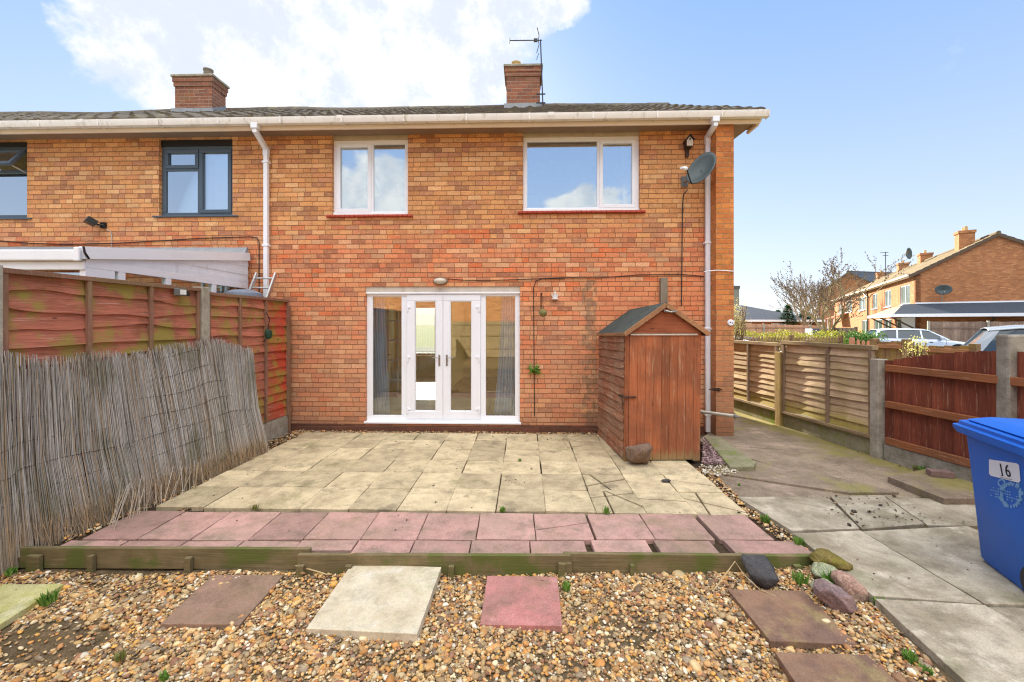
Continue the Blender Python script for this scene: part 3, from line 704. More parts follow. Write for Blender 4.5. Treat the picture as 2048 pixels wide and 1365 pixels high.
roofB, zzB = roof(houseB, UB, U(510, .3)-.012, M_tile, .045, seed=5)
eaves(houseB, UB, U(510, .3)-.004)
downpipe(houseB, *dpB, .02)
cu0, cu1, cz = chim_px(350, 424, 152, -2.4)
chimney(houseB, cu0, cu1, 2.4, 2.82, zzB(0, 3.1)[1]-.02, cz, [((cu0*.28+cu1*.72), 2.6, .10, .26, M_potgrey)])
MB().box(UB, UL, -.012, -.001, -.1, .1).build('plinth', M_plinth, houseB)

# ---- things fixed to the walls
def walled(name, label, cat, px, py, w=0.0, group=None):
    u, z = uz(px, py, w); p = WL(u, z, w); return thing(name, label, cat, p, -YAW, group)
# curtains
def curtain(u0t, u1t, u0b, u1b, z0_, z1_, y, label, folds=8, seed=0):
    rr = random.Random(seed); P = []
    for i in range(15):
        f_ = i/14; z = z1_+(z0_-z1_)*f_; g_ = f_**1.6; row = []
        for j in range(61):
            q = j/60; row.append((u0t+(u0b-u0t)*g_+((u1t-u0t)+(u1b-u0b-u1t+u0t)*g_)*q, y+.035*math.sin(q*folds*2*math.pi+.8*math.sin(3*f_+seed)), z))
        P.append(row)
    r0 = thing('curtain', label, 'curtain', (0, D0, 0), -YAW)
    m_ = MB().grid(P).build('cloth', M_curtain, r0, smooth=True, ang=80); so = m_.modifiers.new('s', 'SOLIDIFY'); so.thickness = .004
    MB().bar((u0t-.03, y, z1_+.012), (u1t+.03, y, z1_+.012), .02, .02).build('curtain_track', M_white, r0)
curtain(U(738, -.3), U(774, -.3), U(748, -.3), U(785, -.3), .12, 2.25, .22, 'blue grey curtain hanging behind the left side pane of the patio doors', 7, 1)
curtain(U(1004, -.3), U(1042, -.3), U(988, -.3), U(1042, -.3), .12, 2.25, .22, 'blue grey curtain hanging behind the right side pane of the patio doors', 8, 2)
curtain(U(1242, -.3), U(1276, -.3), U(1244, -.3), U(1276, -.3), w2[2]+.02, w2[3]-.03, .33, 'pale curtain behind the narrow right light of the larger upper window', 6, 3)

t = walled('bulkhead_lamp', 'oval cream bulkhead lamp on the brickwork above the patio doors', 'lamp', 881, 563)
MB().lathe([(.115, 0), (.115, .012), (.10, .03), (.03, .035)], 24, Matrix.Rotation(R(90), 4, 'X') @ Matrix.Scale(.52, 4, (0, 1, 0))).build('base', M_potgrey, t, smooth=True)
MB().lathe([(.10, .02), (.098, .055), (.075, .085), (.03, .098), (.004, .1)], 24, Matrix.Rotation(R(90), 4, 'X') @ Matrix.Scale(.48, 4, (0, 1, 0))).build('diffuser', plain('old frosted glass', c(206,198,180), .35, var=.05), t, smooth=True)

t = walled('security_light', 'grey floodlight on a bracket under the grey framed neighbour window', 'lamp', 212, 452)
MB().obox((-.02, -.02, 0), (.07, .04, .09)).tube([(.0, -.03, 0), (-.07, -.08, .0)], .014, 8).build('bracket', M_black, t)
MB().prism([(-.10, -.13), (.10, -.13), (.075, .0), (-.075, .0)], -.045, .045, Matrix.Translation((-.075, -.085, .005)) @ Euler((R(-28), 0, R(-35))).to_matrix().to_4x4()).build('housing', plain('dark floodlight case', c(58,60,60), .4), t, bevel=.008)
MB().box(-.085, .085, -.136, -.131, -.035, .035, Matrix.Translation((-.075, -.085, .005)) @ Euler((R(-28), 0, R(-35))).to_matrix().to_4x4()).build('lens', plain('floodlight lens', c(96,104,108), .15), t)
def wall_curve(name, pts, r, mat, label, cat, w=.012, group=None):
    o = MB().tube([WL(*uz(px, py, w), w) for px, py in pts], r, 6).build(name, mat); return tag(o, label, cat, group)
wall_curve('cable', [(212, 458), (222, 464), (224, 480), (223, 512)], .005, M_alu, 'pale cable dropping from the floodlight to the white lean-to', 'cable')
wall_curve('cable', [(-60, 478), (0, 482), (60, 487), (130, 489), (230, 487), (320, 482), (400, 477), (500, 474), (514, 476), (518, 484), (518, 600)], .007, M_cable, 'dark cable sagging across the neighbour wall below the grey framed windows', 'cable')
wall_curve('cable', [(893, 558), (930, 561), (990, 561), (1050, 559), (1120, 556), (1200, 556), (1280, 550), (1360, 549), (1408, 553)], .006, M_cable, 'dark cable clipped along the brickwork from the bulkhead lamp to the right downpipe', 'cable')
wall_curve('cable', [(1130, 558), (1085, 558), (1072, 562), (1067, 575), (1068, 700), (1069, 833)], .006, M_cable, 'thin dark cable running down the wall right of the patio doors', 'cable')
wall_curve('cable', [(1375, 380), (1367, 390), (1365, 410), (1364, 500), (1363, 612)], .008, M_cable, 'black cable hanging from the satellite dish down to the shed roof', 'cable', w=.03)
wall_curve('cable', [(1408, 544), (1430, 541), (1450, 542), (1468, 543)], .007, M_white, 'short white cable crossing the brick pier beside the downpipe', 'cable', w=.262)

# satellite dish
t = walled('satellite_dish', 'large grey satellite dish on the wall below the birdhouse', 'satellite dish', 1368, 362)
P = []; ell = (.175, .285)
ctr = Vector((.15, -.30, .035)); q = Euler((0, R(27), 0)).to_matrix() @ Euler((R(-8), 0, R(-38))).to_matrix()
N_ = 28
for i in range(7):
    r0 = i/6; P.append([ctr + q @ Vector((ell[0]*r0*math.cos(2*math.pi*j/N_), -.075*r0*r0+.0, ell[1]*r0*math.sin(2*math.pi*j/N_))) for j in range(N_)])
o = MB().grid(P, closed=True).build('dish', M_dish, t, smooth=True, ang=80); so = o.modifiers.new('s', 'SOLIDIFY'); so.thickness = .012
MB().tube([(0, 0, -.02), (.0, -.14, -.04), (.08, -.22, -.04), tuple(ctr + q @ Vector((0, .02, -.05)))], .018, 10).obox((0, -.012, -.02), (.10, .02, .16)).build('bracket', M_steel, t)
low = ctr + q @ Vector((0, -.07, -ell[1])); lnb = ctr + q @ Vector((-.08, -.28, -.20))
MB().tube([low, (low+lnb)/2 + Vector((0, 0, -.01)), lnb], .010, 8).build('feed_arm', M_black, t)
MB().lathe([(.022, 0), (.030, .02), (.030, .05), (.018, .07), (.018, .12)], 14, Matrix.Translation(lnb) @ (ctr-lnb).to_track_quat('-Z', 'Y').to_matrix().to_4x4()).build('receiver', M_white, t, smooth=True)

# birdhouse
t = walled('birdhouse', 'small dark wooden birdhouse with a white slatted front', 'birdhouse', 1372, 300)
dk = plain('dark stained wood', c(70,50,42), .7, var=.2, scale=20)
MB().prism_y([(-.035, .0), (.055, .0), (.062, .10), (.012, .165), (-.04, .10)], -.12, -.0).build('box', dk, t)
MB().bar((.012, -.075, .178), (-.052, -.075, .095), .16, .012, up=(1, 0, 1)).bar((.012, -.075, .178), (.074, -.075, .095), .16, .012, up=(-1, 0, 1)).build('roof', dk, t)
sl = MB()
for i in range(4): sl.box(-.034+i*.023, -.034+i*.023+.019, -.130, -.121, .012, .092)
sl.prism_y([(-.034, .095), (.057, .095), (.012, .150)], -.129, -.121)
sl.build('front_slats', plain('flaking white paint', c(220,206,190), .8, var=.15, scale=30), t)
MB().lathe([(.014, 0), (.014, .004)], 16, Matrix.Translation((.012, -.130, .108)) @ Matrix.Rotation(R(90), 4, 'X')).build('entrance_hole', M_black, t)
MB().prism_y([(-.012, -.12), (.03, -.12), (.034, -.03), (.052, .0), (-.034, .0), (-.016, -.03)], -.035, -.0).build('support', dk, t)

# hanging basket bracket and its ball, small white ornament, round cap, timber post, latch, pipe
t = walled('wall_bracket', 'dark iron hanging bracket on the wall right of the patio doors', 'bracket', 1082, 590)
MB().tube([(0, -.006, .03), (0, -.006, -.22)], .007, 6).tube([(0, -.01, .02), (.0, -.10, .015), (.01, -.22, -.0)], .007, 6).tube([(0, -.01, -.2), (.0, -.10, -.06), (.0, -.17, .0)], .006, 6).build('iron', plain('rusty iron', c(66,48,40), .7, var=.3, scale=40), t)
u, z = uz(1086, 626, .2); p = WL(u, z, .2)
t = thing('hanging_ball', 'green brown moss ball hanging from the iron wall bracket', 'planter', p, -YAW)
MB().lathe([(.004, -.062), (.036, -.052), (.058, -.02), (.060, .01), (.046, .04), (.02, .056), (.004, .06)], 18).build('ball', plain('moss ball fibre', c(128,122,74), .95, var=.35, scale=30, bump=.9), t, smooth=True)
MB().tube([(0, 0, .055), (.0, .0, .13), (-.01, .0, .24)], .0035, 5).build('hook_wire', M_black, t)
t = walled('wall_ornament', 'small white fairy shaped ornament fixed on the brickwork', 'ornament', 1110, 592)
om = plain('chalky white resin', c(214,208,200), .7, var=.15, scale=40)
MB().lathe([(.012, -.07), (.05, -.055), (.032, -.01), (.02, .02), (.026, .035), (.018, .055), (.003, .065)], 14, Matrix.Translation((0, -.03, 0)) @ Matrix.Scale(.6, 4, (0, 1, 0))).build('figure', om, t, smooth=True)
wg = MB()
for sx in (-1, 1): wg.prism_y([(0, .0), (sx*.055, .03), (sx*.05, -.01), (sx*.03, -.035)] if sx > 0 else [(0, .0), (-.03, -.035), (-.05, -.01), (-.055, .03)], -.02, -.008)
wg.build('wings', om, t)
t = walled('vent_cap', 'round white cap with two holes on the brick pier', 'vent', 1461, 646, PW)
MB().lathe([(.048, 0), (.048, .012), (.038, .022), (.004, .022)], 20, Matrix.Rotation(R(90), 4, 'X')).build('cap', M_white, t, smooth=True)
MB().lathe([(.008, .02), (.008, .026)], 8, Matrix.Translation((-.014, 0, .006)) @ Matrix.Rotation(R(90), 4, 'X')).lathe([(.008, .02), (.008, .026)], 8, Matrix.Translation((.016, 0, -.004)) @ Matrix.Rotation(R(90), 4, 'X')).build('screw_hole', M_black, t)
M_oldpost = wood_mat('grey weathered timber', c(158,146,126), c(138,124,104), pale=c(190,182,166), axis='z')
u, z = uz(1327, 556, .04); t = tag(MB().box(-.052, .052, -.02, .055, 0, z).build('timber_post', M_oldpost, bevel=.004), 'grey timber post standing against the wall behind the shed apex', 'post'); t.location = WL(u, 0, .055+.005); t.rotation_euler = (0, 0, -YAW)
t = walled('metal_pipe', 'grey scaffold pipe sticking out low beside the shed across the pier', 'pipe', 1404, 824, .20)
p2 = WL(*uz(1472, 833, .48), .48) - WL(*uz(1404, 824, .20), .20)
p2 = Euler((0, 0, YAW)).to_matrix() @ p2
MB().tube([(-.10, .12, .02), (0, 0, 0), p2], .024, 12).build('tube', M_galv, t, smooth=True)
dr_ = p2.normalized()
MB().tube([p2-dr_*.03, p2+dr_*.0], .032, 10).tube([p2, p2+dr_*.05], .012, 8).tube([p2-dr_*.018+Vector((0,0,-.06)), p2-dr_*.018+Vector((0,0,.05))], .010, 6).build('end_clamp', M_steel, t)
t = walled('gate_latch', 'rusty sliding bolt fixed low on the brick pier', 'latch', 1436, 779, PW)
MB().box(-.09, .03, -.012, 0, -.018, .018).tube([(-.14, -.02, 0), (.05, -.02, 0)], .008, 8).box(-.06, -.045, -.03, 0, -.022, .022).box(0, .015, -.03, 0, -.022, .022).build('bolt', plain('rusty iron', None), t)

# aerial beside the chimney
ax, az = uz(1086, 208, -2.2); t = thing('tv_aerial', 'tall television aerial with a long finned boom beside the right chimney', 'aerial', WL(ax, az-.1, -2.2), -YAW)
ub_, zt_ = uz(1081, 80, -2.2); dx, dz = ub_-ax, zt_-az+.1
M_aer = plain('weathered aerial metal', c(60,60,66), .5, metal=.3)
MB().tube([(0, 0, 0), (dx, 0, dz)], .013, 6).build('mast', M_aer, t)
MB().bar((-.14, 0, .30), (.05, 0, .30), .02, .02).bar((-.14, 0, .12), (.05, 0, .12), .02, .02).build('clamp', M_aer, t)
ex, ez_ = uz(1020, 88, -2.2); ex -= ax; ez_ -= az-.1
bm_ = MB(); A = Vector((dx+.03, 0, dz-.01)); B = Vector((ex, -.10, ez_)); bm_.tube([A, B], .010, 6).build('boom', M_aer, t)
fn = MB()
for k, hgt in ((0, .10), (.14, .05), (.28, .05), (.42, .055), (.55, .055), (.66, .05), (.75, .05), (1.0, .06)):
    p = B + (A-B)*k*.82; fn.tube([p+Vector((0, -.06, -hgt)), p+Vector((0, .06, hgt))], .006, 5)
fn.build('fins', M_aer, t)
p = A+(B-A)*.12
rf = MB().tube([p+Vector((-.02, 0, .26)), p+Vector((.02, 0, .10)), p, p+Vector((.02, 0, -.08)), p+Vector((-.03, 0, -.26))], .008, 5).tube([p+Vector((-.03, .1, -.34)), p+Vector((.02, .1, -.20))], .006, 5).obox(A+(B-A)*.2, (.08, .05, .05)); rf.build('reflector', M_aer, t)

# plant rooted in the wall
def blades(n, L, spread, seed, w=.006, droop=.5, mb=None, at_=(0, 0, 0), dirv=None):
    rr = random.Random(seed); m_ = mb or MB()
    for i in range(n):
        an = rr.uniform(0, 2*math.pi); l = L*rr.uniform(.5, 1.0); s_ = spread*rr.uniform(.2, 1)
        b0 = Vector(at_) + Vector((rr.uniform(-.35, .35)*L, rr.uniform(-.35, .35)*L, 0))
        dv = Vector((math.cos(an)*s_, math.sin(an)*s_, 1)).normalized() if dirv is None else (Vector(dirv)+Vector((rr.uniform(-1, 1), rr.uniform(-1, 1), rr.uniform(-1, 1)))*spread).normalized()
        sd = dv.cross(Vector((rr.uniform(-1, 1), rr.uniform(-1, 1), .2))).normalized()*w*rr.uniform(.6, 1.3)
        p0, p1 = b0, b0+dv*l*.55; p2_ = p1+(dv+Vector((0, 0, -droop*rr.uniform(.3, 1.3)))).normalized()*l*.5
        m_.add([p0-sd*.5, p0+sd*.5, p1+sd, p1-sd, p2_], [(0, 1, 2, 3), (3, 2, 4)], a=rr.random())
    return m_
def leaf_mat(name, a, b_):
    m, t_, b = new_mat(name); cc = t_.mix(t_.attr('rnd'), a, b_); t_.put(b.inputs['Base Color'], cc); b.inputs['Roughness'].default_value = .6
    b.inputs['Subsurface Weight'].default_value = 0
    tr = t_.node('ShaderNodeBsdfTranslucent'); t_.put(tr.inputs[0], cc); mx = t_.node('ShaderNodeMixShader'); mx.inputs[0].default_value = .3
    t_.l.new(b.outputs[0], mx.inputs[1]); t_.l.new(tr.outputs[0], mx.inputs[2]); t_.l.new(mx.outputs[0], t_.n['Material Output'].inputs[0]); return m
M_weed = leaf_mat('fresh weed leaves', c(84,128,46), c(140,176,84))
M_grass = leaf_mat('dull grass', c(120,128,66), c(160,158,96))
t = walled('wall_plant', 'tuft of green fern growing out of the wall right of the patio doors', 'plant', 1068, 742)
blades(70, .15, .9, 5, w=.012, dirv=(0, -.5, .5), at_=(0, -.01, 0)).build('leaves', M_weed, t)
MB().tube([(-.05, .01, -.02), (0, -.03, -.01), (.05, -.02, -.03)], .006, 5).build('root', M_cable, t)

# white lean-to behind the fence
XL = (500-HX)/F*6.7; yN = XL/((173-HX)/F)
t = thing('conservatory', 'white boarded lean-to conservatory against the neighbour house behind the red fence', 'conservatory', (0, 0, 0))
zf, zn, zw = 2.68, 2.34, 2.265; yW = 6.66
M_wboard = plain('white painted cladding', c(234,240,248), .6, var=.06, scale=5, dirt=(c(180,178,170), .5))
cb = MB()
n_ = 6
for i in range(n_):   # shiplap boards of the side cheek, each a little proud of the one above
    z0_, z1_ = zw+.02+(zf-zw-.02)*i/n_, zw+.02+(zf-zw-.02)*(i+1)/n_
    lim = lambda z: yN if z <= zn else yN+(z-zn)/(zf-zn)*(yW-yN)
    cb.prism_x([(lim(z0_), z0_), (yW, z0_), (yW, z1_), (lim(z1_), z1_)], XL-.05, XL-.002-.006*(i % 2))
cb.build('cheek_cladding', M_wboard, t)
MB().bar((XL+.012, yN-.06, zn+.0), (XL+.012, yW, zf+.03), .03, .12).build('verge_board', M_white, t)
rb = MB().prism_x([(yN-.04, zn+.032), (yW, zf+.05), (yW, zf+.08), (yN-.04, zn+.06)], XL-6.5, XL+.0); rb.build('roof', M_lead, t)
MB().prism_x([(yW-.10, zf+.075), (yW-.01, zf+.09), (yW-.01, zf+.17), (yW-.03, zf+.17)], XL-6.5, XL+.0).build('flashing', M_lead, t)
MB().box(XL-6.5, XL+.0, yN-.07, yN-.03, zn-.075, zn+.03).box(XL-6.5, XL-.0, yN-.028, yN-.0, zn-.16, zn-.076).build('fascia', M_white, t, bevel=.01)
MB().box(XL-.03, XL+.022, yN-.10, yN-.071, zn-.085, zn+.05).build('gutter_end', M_white, t, bevel=.01)
fr = MB(); fr.box(XL-.06, XL, yN, yW, zw-.06, zw+.02)
ys = [yN+.0, yN+.35, (XL)/((1140*.293-1024)/F), (XL)/((1455*.293-1024)/F), yW-.06]
for i, y in enumerate(ys): fr.box(XL-.059, XL-.001, y-.01, y+(.30 if i == 0 else .07), .02, zw-.06)
fr.box(XL-.058, XL-.002, yN, yW, .02, .75).box(XL-6.5, XL-.06, yN, yN+.06, .02, .8)
for k in range(6): fr.box(XL-6.4+k*1.1, XL-6.33+k*1.1, yN+.001, yN+.059, .8, zn-.18)
fr.build('window_frame', M_white, t, bevel=.004)
MB().box(XL-.034, XL-.026, yN+.06, yW-.06, .75, zw-.06).build('pane', glass_mat('greenish side glass', .35, (.8, .95, .9)), t)
MB().box(XL-6.4, XL-.06, yN+.025, yN+.033, .8, zn-.18).build('front_pane', M_glass, t)
MB().tube([(XL+.03, yN-.06, zn+.06), (XL+.035, yN-.05, zn+.0), (XL+.035, yN-.01, zn-.05)], .009, 6).build('drip_strap', M_black, t)

# ladder leaning behind the fence
t = thing('ladder', 'aluminium ladder top showing above the red fence beside the left downpipe', 'ladder', (0, 0, 0))
lt1, lt2 = at(514, 547, 6.5), at(552, 547, 6.5); lm = [at(497, 590, 6.38), at(536, 592, 6.38)]
ld = MB()
ends = []
for a_, b_ in ((lt1, lm[0]), (lt2, lm[1])):
    dv = (b_-a_); k = (a_.z-.0)/(-dv.z)*.55; e = a_+dv*k; e.z = max(e.z, 0); ld.bar(a_, e, .026, .065, up=(0, 1, 0)); ends.append((a_, e))
each(ld, 'rail', M_alu, t, bevel=.004)
rg = MB(); 
for i in range(9):
    f_ = .06+i*.11; rg.tube([ends[0][0].lerp(ends[0][1], f_), ends[1][0].lerp(ends[1][1], f_)], .014, 8)
rg.build('rung', M_alu, t)
t = thing('water_butt', 'grey blue round lid poking over the fence beside the ladder', 'water butt', at(487, HY, 6.15)*1.0, 0); t.location.z = 0
MB().lathe([(.20, 0), (.24, .3), (.25, 1.3), (.24, 1.7)], 28).build('barrel', plain('grey plastic barrel', c(118,128,144), .5), t, smooth=True)
MB().lathe([(.262, 1.7), (.262, 2.0), (.24, 2.10), (.15, 2.145), (.01, 2.16)], 28).build('lid', plain('grey plastic barrel', None), t, smooth=True)
# ------------------------------------------------------------------ ground
def sheet(name, poly, z, mat, thick=.1, z0=None):
    o = MB().prism(poly, z-thick, z).build(name, mat); return tag(o, kind='structure')
M_far = stone_mat('rough open ground', c(126,120,86), c(106,112,66), c(140,130,100), .35, moss=c(92,110,48), mossamt=.6, vrt=False)
g0 = MB().add([(-400,-300,-.16),(400,-300,-.16),(400,500,-.16),(-400,500,-.16)], [(0,1,2,3)]).build('ground', M_far); tag(g0, kind='structure')
M_asph = stone_mat('grey asphalt', c(120,116,110), c(104,100,96), c(134,128,118), 1.2, vrt=False, fine=.35)
sheet('driveway', [(5.0,4.5),(40,4.0),(60,24),(24,24),(10,24),(5.2,14)], -.06, M_asph, .05)
sheet('road', [(-60,26),(60,26),(60,31),(-60,31)], -.05, M_asph, .05)
gb = MB(); nx, ny = 60, 40
def bedz(x, y): return -.135+.072*min(1, max(0, (x-1.65)/.4))+.010*math.sin(x*2.3+y*1.7)+.008*math.sin(x*5.1-y*4.3)
gb.grid([[(-3.95+6.9*i/nx, -9+12.15*j/ny, bedz(-3.95+6.9*i/nx, -9+12.15*j/ny)) for j in range(ny+1)] for i in range(nx+1)]); 
gb = gb.build('gravel_bed', M_bed); gb.data.flip_normals(); tag(gb, kind='structure')
sheet('soil', [(-3.9,3.165),(-1.44,3.15),(-1.44,3.09),(2.75,3.09),(2.75,6.9),(-3.9,6.9)], -.045, M_soil, .1)

sheet('verge', [(2.35,1),(4.95,1),(4.6,14),(2.76,14),(2.76,3.3),(2.42,3.3)], -.035, M_bed, .08)
# paving: jittered slabs, some cracked
def clip(poly, p, n):
    out = []
    for i in range(len(poly)):
        a, b = poly[i], poly[(i+1) % len(poly)]; da = (a-p).dot(n); db = (b-p).dot(n)
        if da >= 0: out.append(a)
        if da*db < 0: out.append(a+(b-a)*(da/(da-db)))
    return out
def slab(mb, poly, z=0, th=.045, gap=.004, a=None, cracks=(), r=None):
    r = r or rnd; cen = sum(poly, Vector((0, 0)))/len(poly)
    pieces = [poly]
    for (p, n) in cracks:
        n = Vector(n).normalized(); p = Vector(p)
        pieces = [q for pc in pieces for q in (clip(pc, p+n*.0065, n), clip(pc, p-n*.0065, -n)) if len(q) > 2]
    a = r.random() if a is None else a
    tx, ty = r.uniform(-.006, .006), r.uniform(-.006, .006); dz = r.uniform(-.004, .004)
    for pc in pieces:
        cc = sum(pc, Vector((0, 0)))/len(pc)
        if len(pieces) > 1: dz += r.uniform(-.004, .003)
        q = [v + (cc-v).normalized()*gap for v in pc]
        # break the straight arris a little
        rim = []
        for i in range(len(q)):
            v0, v1 = q[i], q[(i+1) % len(q)]; L = (v1-v0).length; k = max(1, int(L/.06)); nn = Vector((-(v1-v0).y, (v1-v0).x)).normalized()
            for s_ in range(k): rim.append(v0.lerp(v1, s_/k) + nn*r.uniform(-.0005, .0028)*(1 if s_ else .6))
        zt = [z+dz+tx*(v.x-cen.x)/.4+ty*(v.y-cen.y)/.4 for v in rim]
        ar = sum(rim[i].x*rim[(i+1) % len(rim)].y-rim[(i+1) % len(rim)].x*rim[i].y for i in range(len(rim)))
        if ar < 0: rim.reverse(); zt.reverse()
        mb.prism([(v.x, v.y) for v in rim], [q_-th for q_ in zt], zt, a=a)
e1 = Vector((math.cos(YAW), -math.sin(YAW))); e2 = Vector((math.sin(YAW), math.cos(YAW)))
O = G(1499, 1029).to_2d()
rows = [0, .49, .95, 1.375, 1.84, 2.27, 2.65]
yp = MB()
cr = {(1, 0): [((G(1480, 1023)-G(1400, 990)), None)]}
def gl(px, py): return G(px, py).to_2d()
crk = {(0,0): [(gl(1410,1005), gl(1490,1024)-gl(1375,996)), (gl(1400,998), gl(1395,985)-gl(1412,1010))], (1,0): [(gl(1340,1001), gl(1360,1002)-gl(1290,998))],
       (2,0): [(gl(1245,997), gl(1290,1025)-gl(1210,992)), (gl(1215,1000), gl(1222,1020)-gl(1205,985)), (gl(1190,995), gl(1230,992)-gl(1170,998))],
       (2,1): [(gl(1210,965), gl(1235,955)-gl(1170,967)), (gl(1215,975), gl(1225,984)-gl(1200,966))], (0,1): [(gl(1400,969), gl(1440,974)-gl(1368,964))]}
for i in range(12):
    for j in range(6):
        if i == 11 and j == 0 and False: continue
        s_ = .004*math.sin(i*3.1+j)
        P = [O - e1*(.443*i+.0) + e2*rows[j], O - e1*(.443*(i+1)) + e2*rows[j], O - e1*(.443*(i+1)) + e2*rows[j+1], O - e1*(.443*i) + e2*rows[j+1]]
        P = [p + Vector((s_ if j % 2 else -s_, 0)) + Vector((rnd.uniform(-.004, .004), rnd.uniform(-.004, .004))) for p in P]
        cs = []
        for (p, dv) in crk.get((i, j), []): cs.append((p, (-dv.y, dv.x)))
        slab(yp, P, gap=rnd.uniform(.0035, .0055), cracks=cs)
# strip right of the patio beside the shed and a few half slabs
patio = thing('patio', None, None); tag(patio, kind='structure')
yp.build('buff_slabs', M_yslab, patio, bevel=.004, seg=1)
rp = MB()
j1 = [-3.33, -2.90, -2.485, -2.04, -1.615, -1.17, -.737, -.279, .186, .640, 1.108, 1.575, 2.03]
for k in range(12):
    g_ = {9: .014, 11: .03}.get(k, .0)
    a_, b_ = j1[k]+g_, j1[k+1]
    yo = .02*0
    P = [Vector((a_, 3.285)), Vector((b_, 3.28)), Vector((b_, 3.735-.03*b_*.5)), Vector((a_, 3.735-.03*a_*.5))]
    cs = [((.42, 3.5), (-.25, 1))] if k == 8 else []
    slab(rp, P, z=-.004, gap=rnd.uniform(.002, .005), cracks=cs)
j2 = [-3.40, -2.95, -2.50, -2.06, -1.62, -1.18, -.745, -.313, .134, .555, 1.03, 1.52, 2.2]
for k in range(12):
    g_ = {9: .045, 10: .055, 11: .10}.get(k, .0)
    yf_ = 3.155 if k < 4 else 3.125 if k == 4 else 3.085
    P = [Vector((j2[k]+g_, yf_)), Vector((j2[k+1], yf_)), Vector((j2[k+1], 3.27)), Vector((j2[k]+g_, 3.275))]
    slab(rp, P, z=-.008, gap=rnd.uniform(.002, .005))
rp.build('pink_slabs', M_rslab, patio, bevel=.004, seg=1)
# short crazy pieces of buff slab left of the patio corner
# concrete passage and drive slabs
def Gp(*pp, z=0.0): return [G(x, y, z).to_2d() for x, y in pp]
pm = MB()
slab(pm, Gp((1600,838),(1760,915),(1960,1000),(2400,1120),(2400,1010),(1700,820)), z=-.006, a=.6)
slab(pm, [Vector((2.62, 6.0)), Vector((3.4, 4.2)), Vector((4.75, 4.3)), Vector((4.45, 7.0)), Vector((3.28, 6.8))], z=-.004, a=.5, cracks=[((3.6, 4.95), (-.25, 1)), ((3.2, 5.7), (.2, 1))])
slab(pm, [Vector((3.0, 6.7)), Vector((4.5, 6.9)), Vector((3.95, 13.5)), Vector((2.9, 13.5))], z=-.012, a=.4)
slab(pm, Gp((1418,932),(1476,990),(1960,990),(1880,935),(1760,905),(1560,885)), z=-.016, th=.03, a=.45)
slab(pm, Gp((1440,945),(1700,985),(1800,985),(1650,948),(1560,905),(1500,900),(1400,925)), z=-.010, a=.3)
tag(pm.build('passage', M_passage, None, bevel=.004, seg=1), kind='structure')
pm = MB()
slab(pm, Gp((1586,1066),(1721,1060),(1966,1208),(1746,1192)), z=0, th=.13, a=.85)
slab(pm, Gp((1724,1060),(1935,1050),(2300,1215),(1970,1208)), z=0, th=.13, a=.7)
slab(pm, Gp((1749,1196),(1968,1211),(2330,1420),(2300,1700),(2350,1740)), z=-.002, th=.13, a=.92)
slab(pm, Gp((1972,1212),(2302,1219),(2700,1420),(2340,1420)), z=0, th=.13, a=.65)
slab(pm, Gp((1474,992),(1655,991),(1720,1056),(1583,1061)), z=-.004, a=.35)
slab(pm, Gp((1660,991),(1765,990),(1850,1047),(1724,1056)), z=-.008, a=.15)
slab(pm, Gp((1769,990),(1945,1002),(2200,1040),(2200,1055),(1855,1047)), z=-.004, a=.25)
tag(pm.build('path', M_conc, None, bevel=.005, seg=1), kind='structure')
pm = MB(); slab(pm, Gp((1774,952),(1888,998),(2100,1000),(1960,950),(1860,935), z=.05), z=.05, th=.08, a=.3)
tag(pm.build('raised_slab', M_passage, None, bevel=.006), 'thin raised concrete slab lying along the red fence behind the blue bin', 'slab')
# mossy kerb right of the shed
M_mossk = stone_mat('mossy concrete', c(150,144,120), c(128,126,96), c(120,130,50), 3, moss=c(112,132,34), mossamt=.95, vrt=False)
pm = MB(); slab(pm, Gp((1408,872),(1440,872),(1512,925),(1508,934),(1460,934), z=.04), z=.04, th=.14, a=.5)
tag(pm.build('mossy_kerb', M_mossk, None, bevel=.01), 'moss covered concrete kerb beside the shed at the foot of the pier', 'kerb')

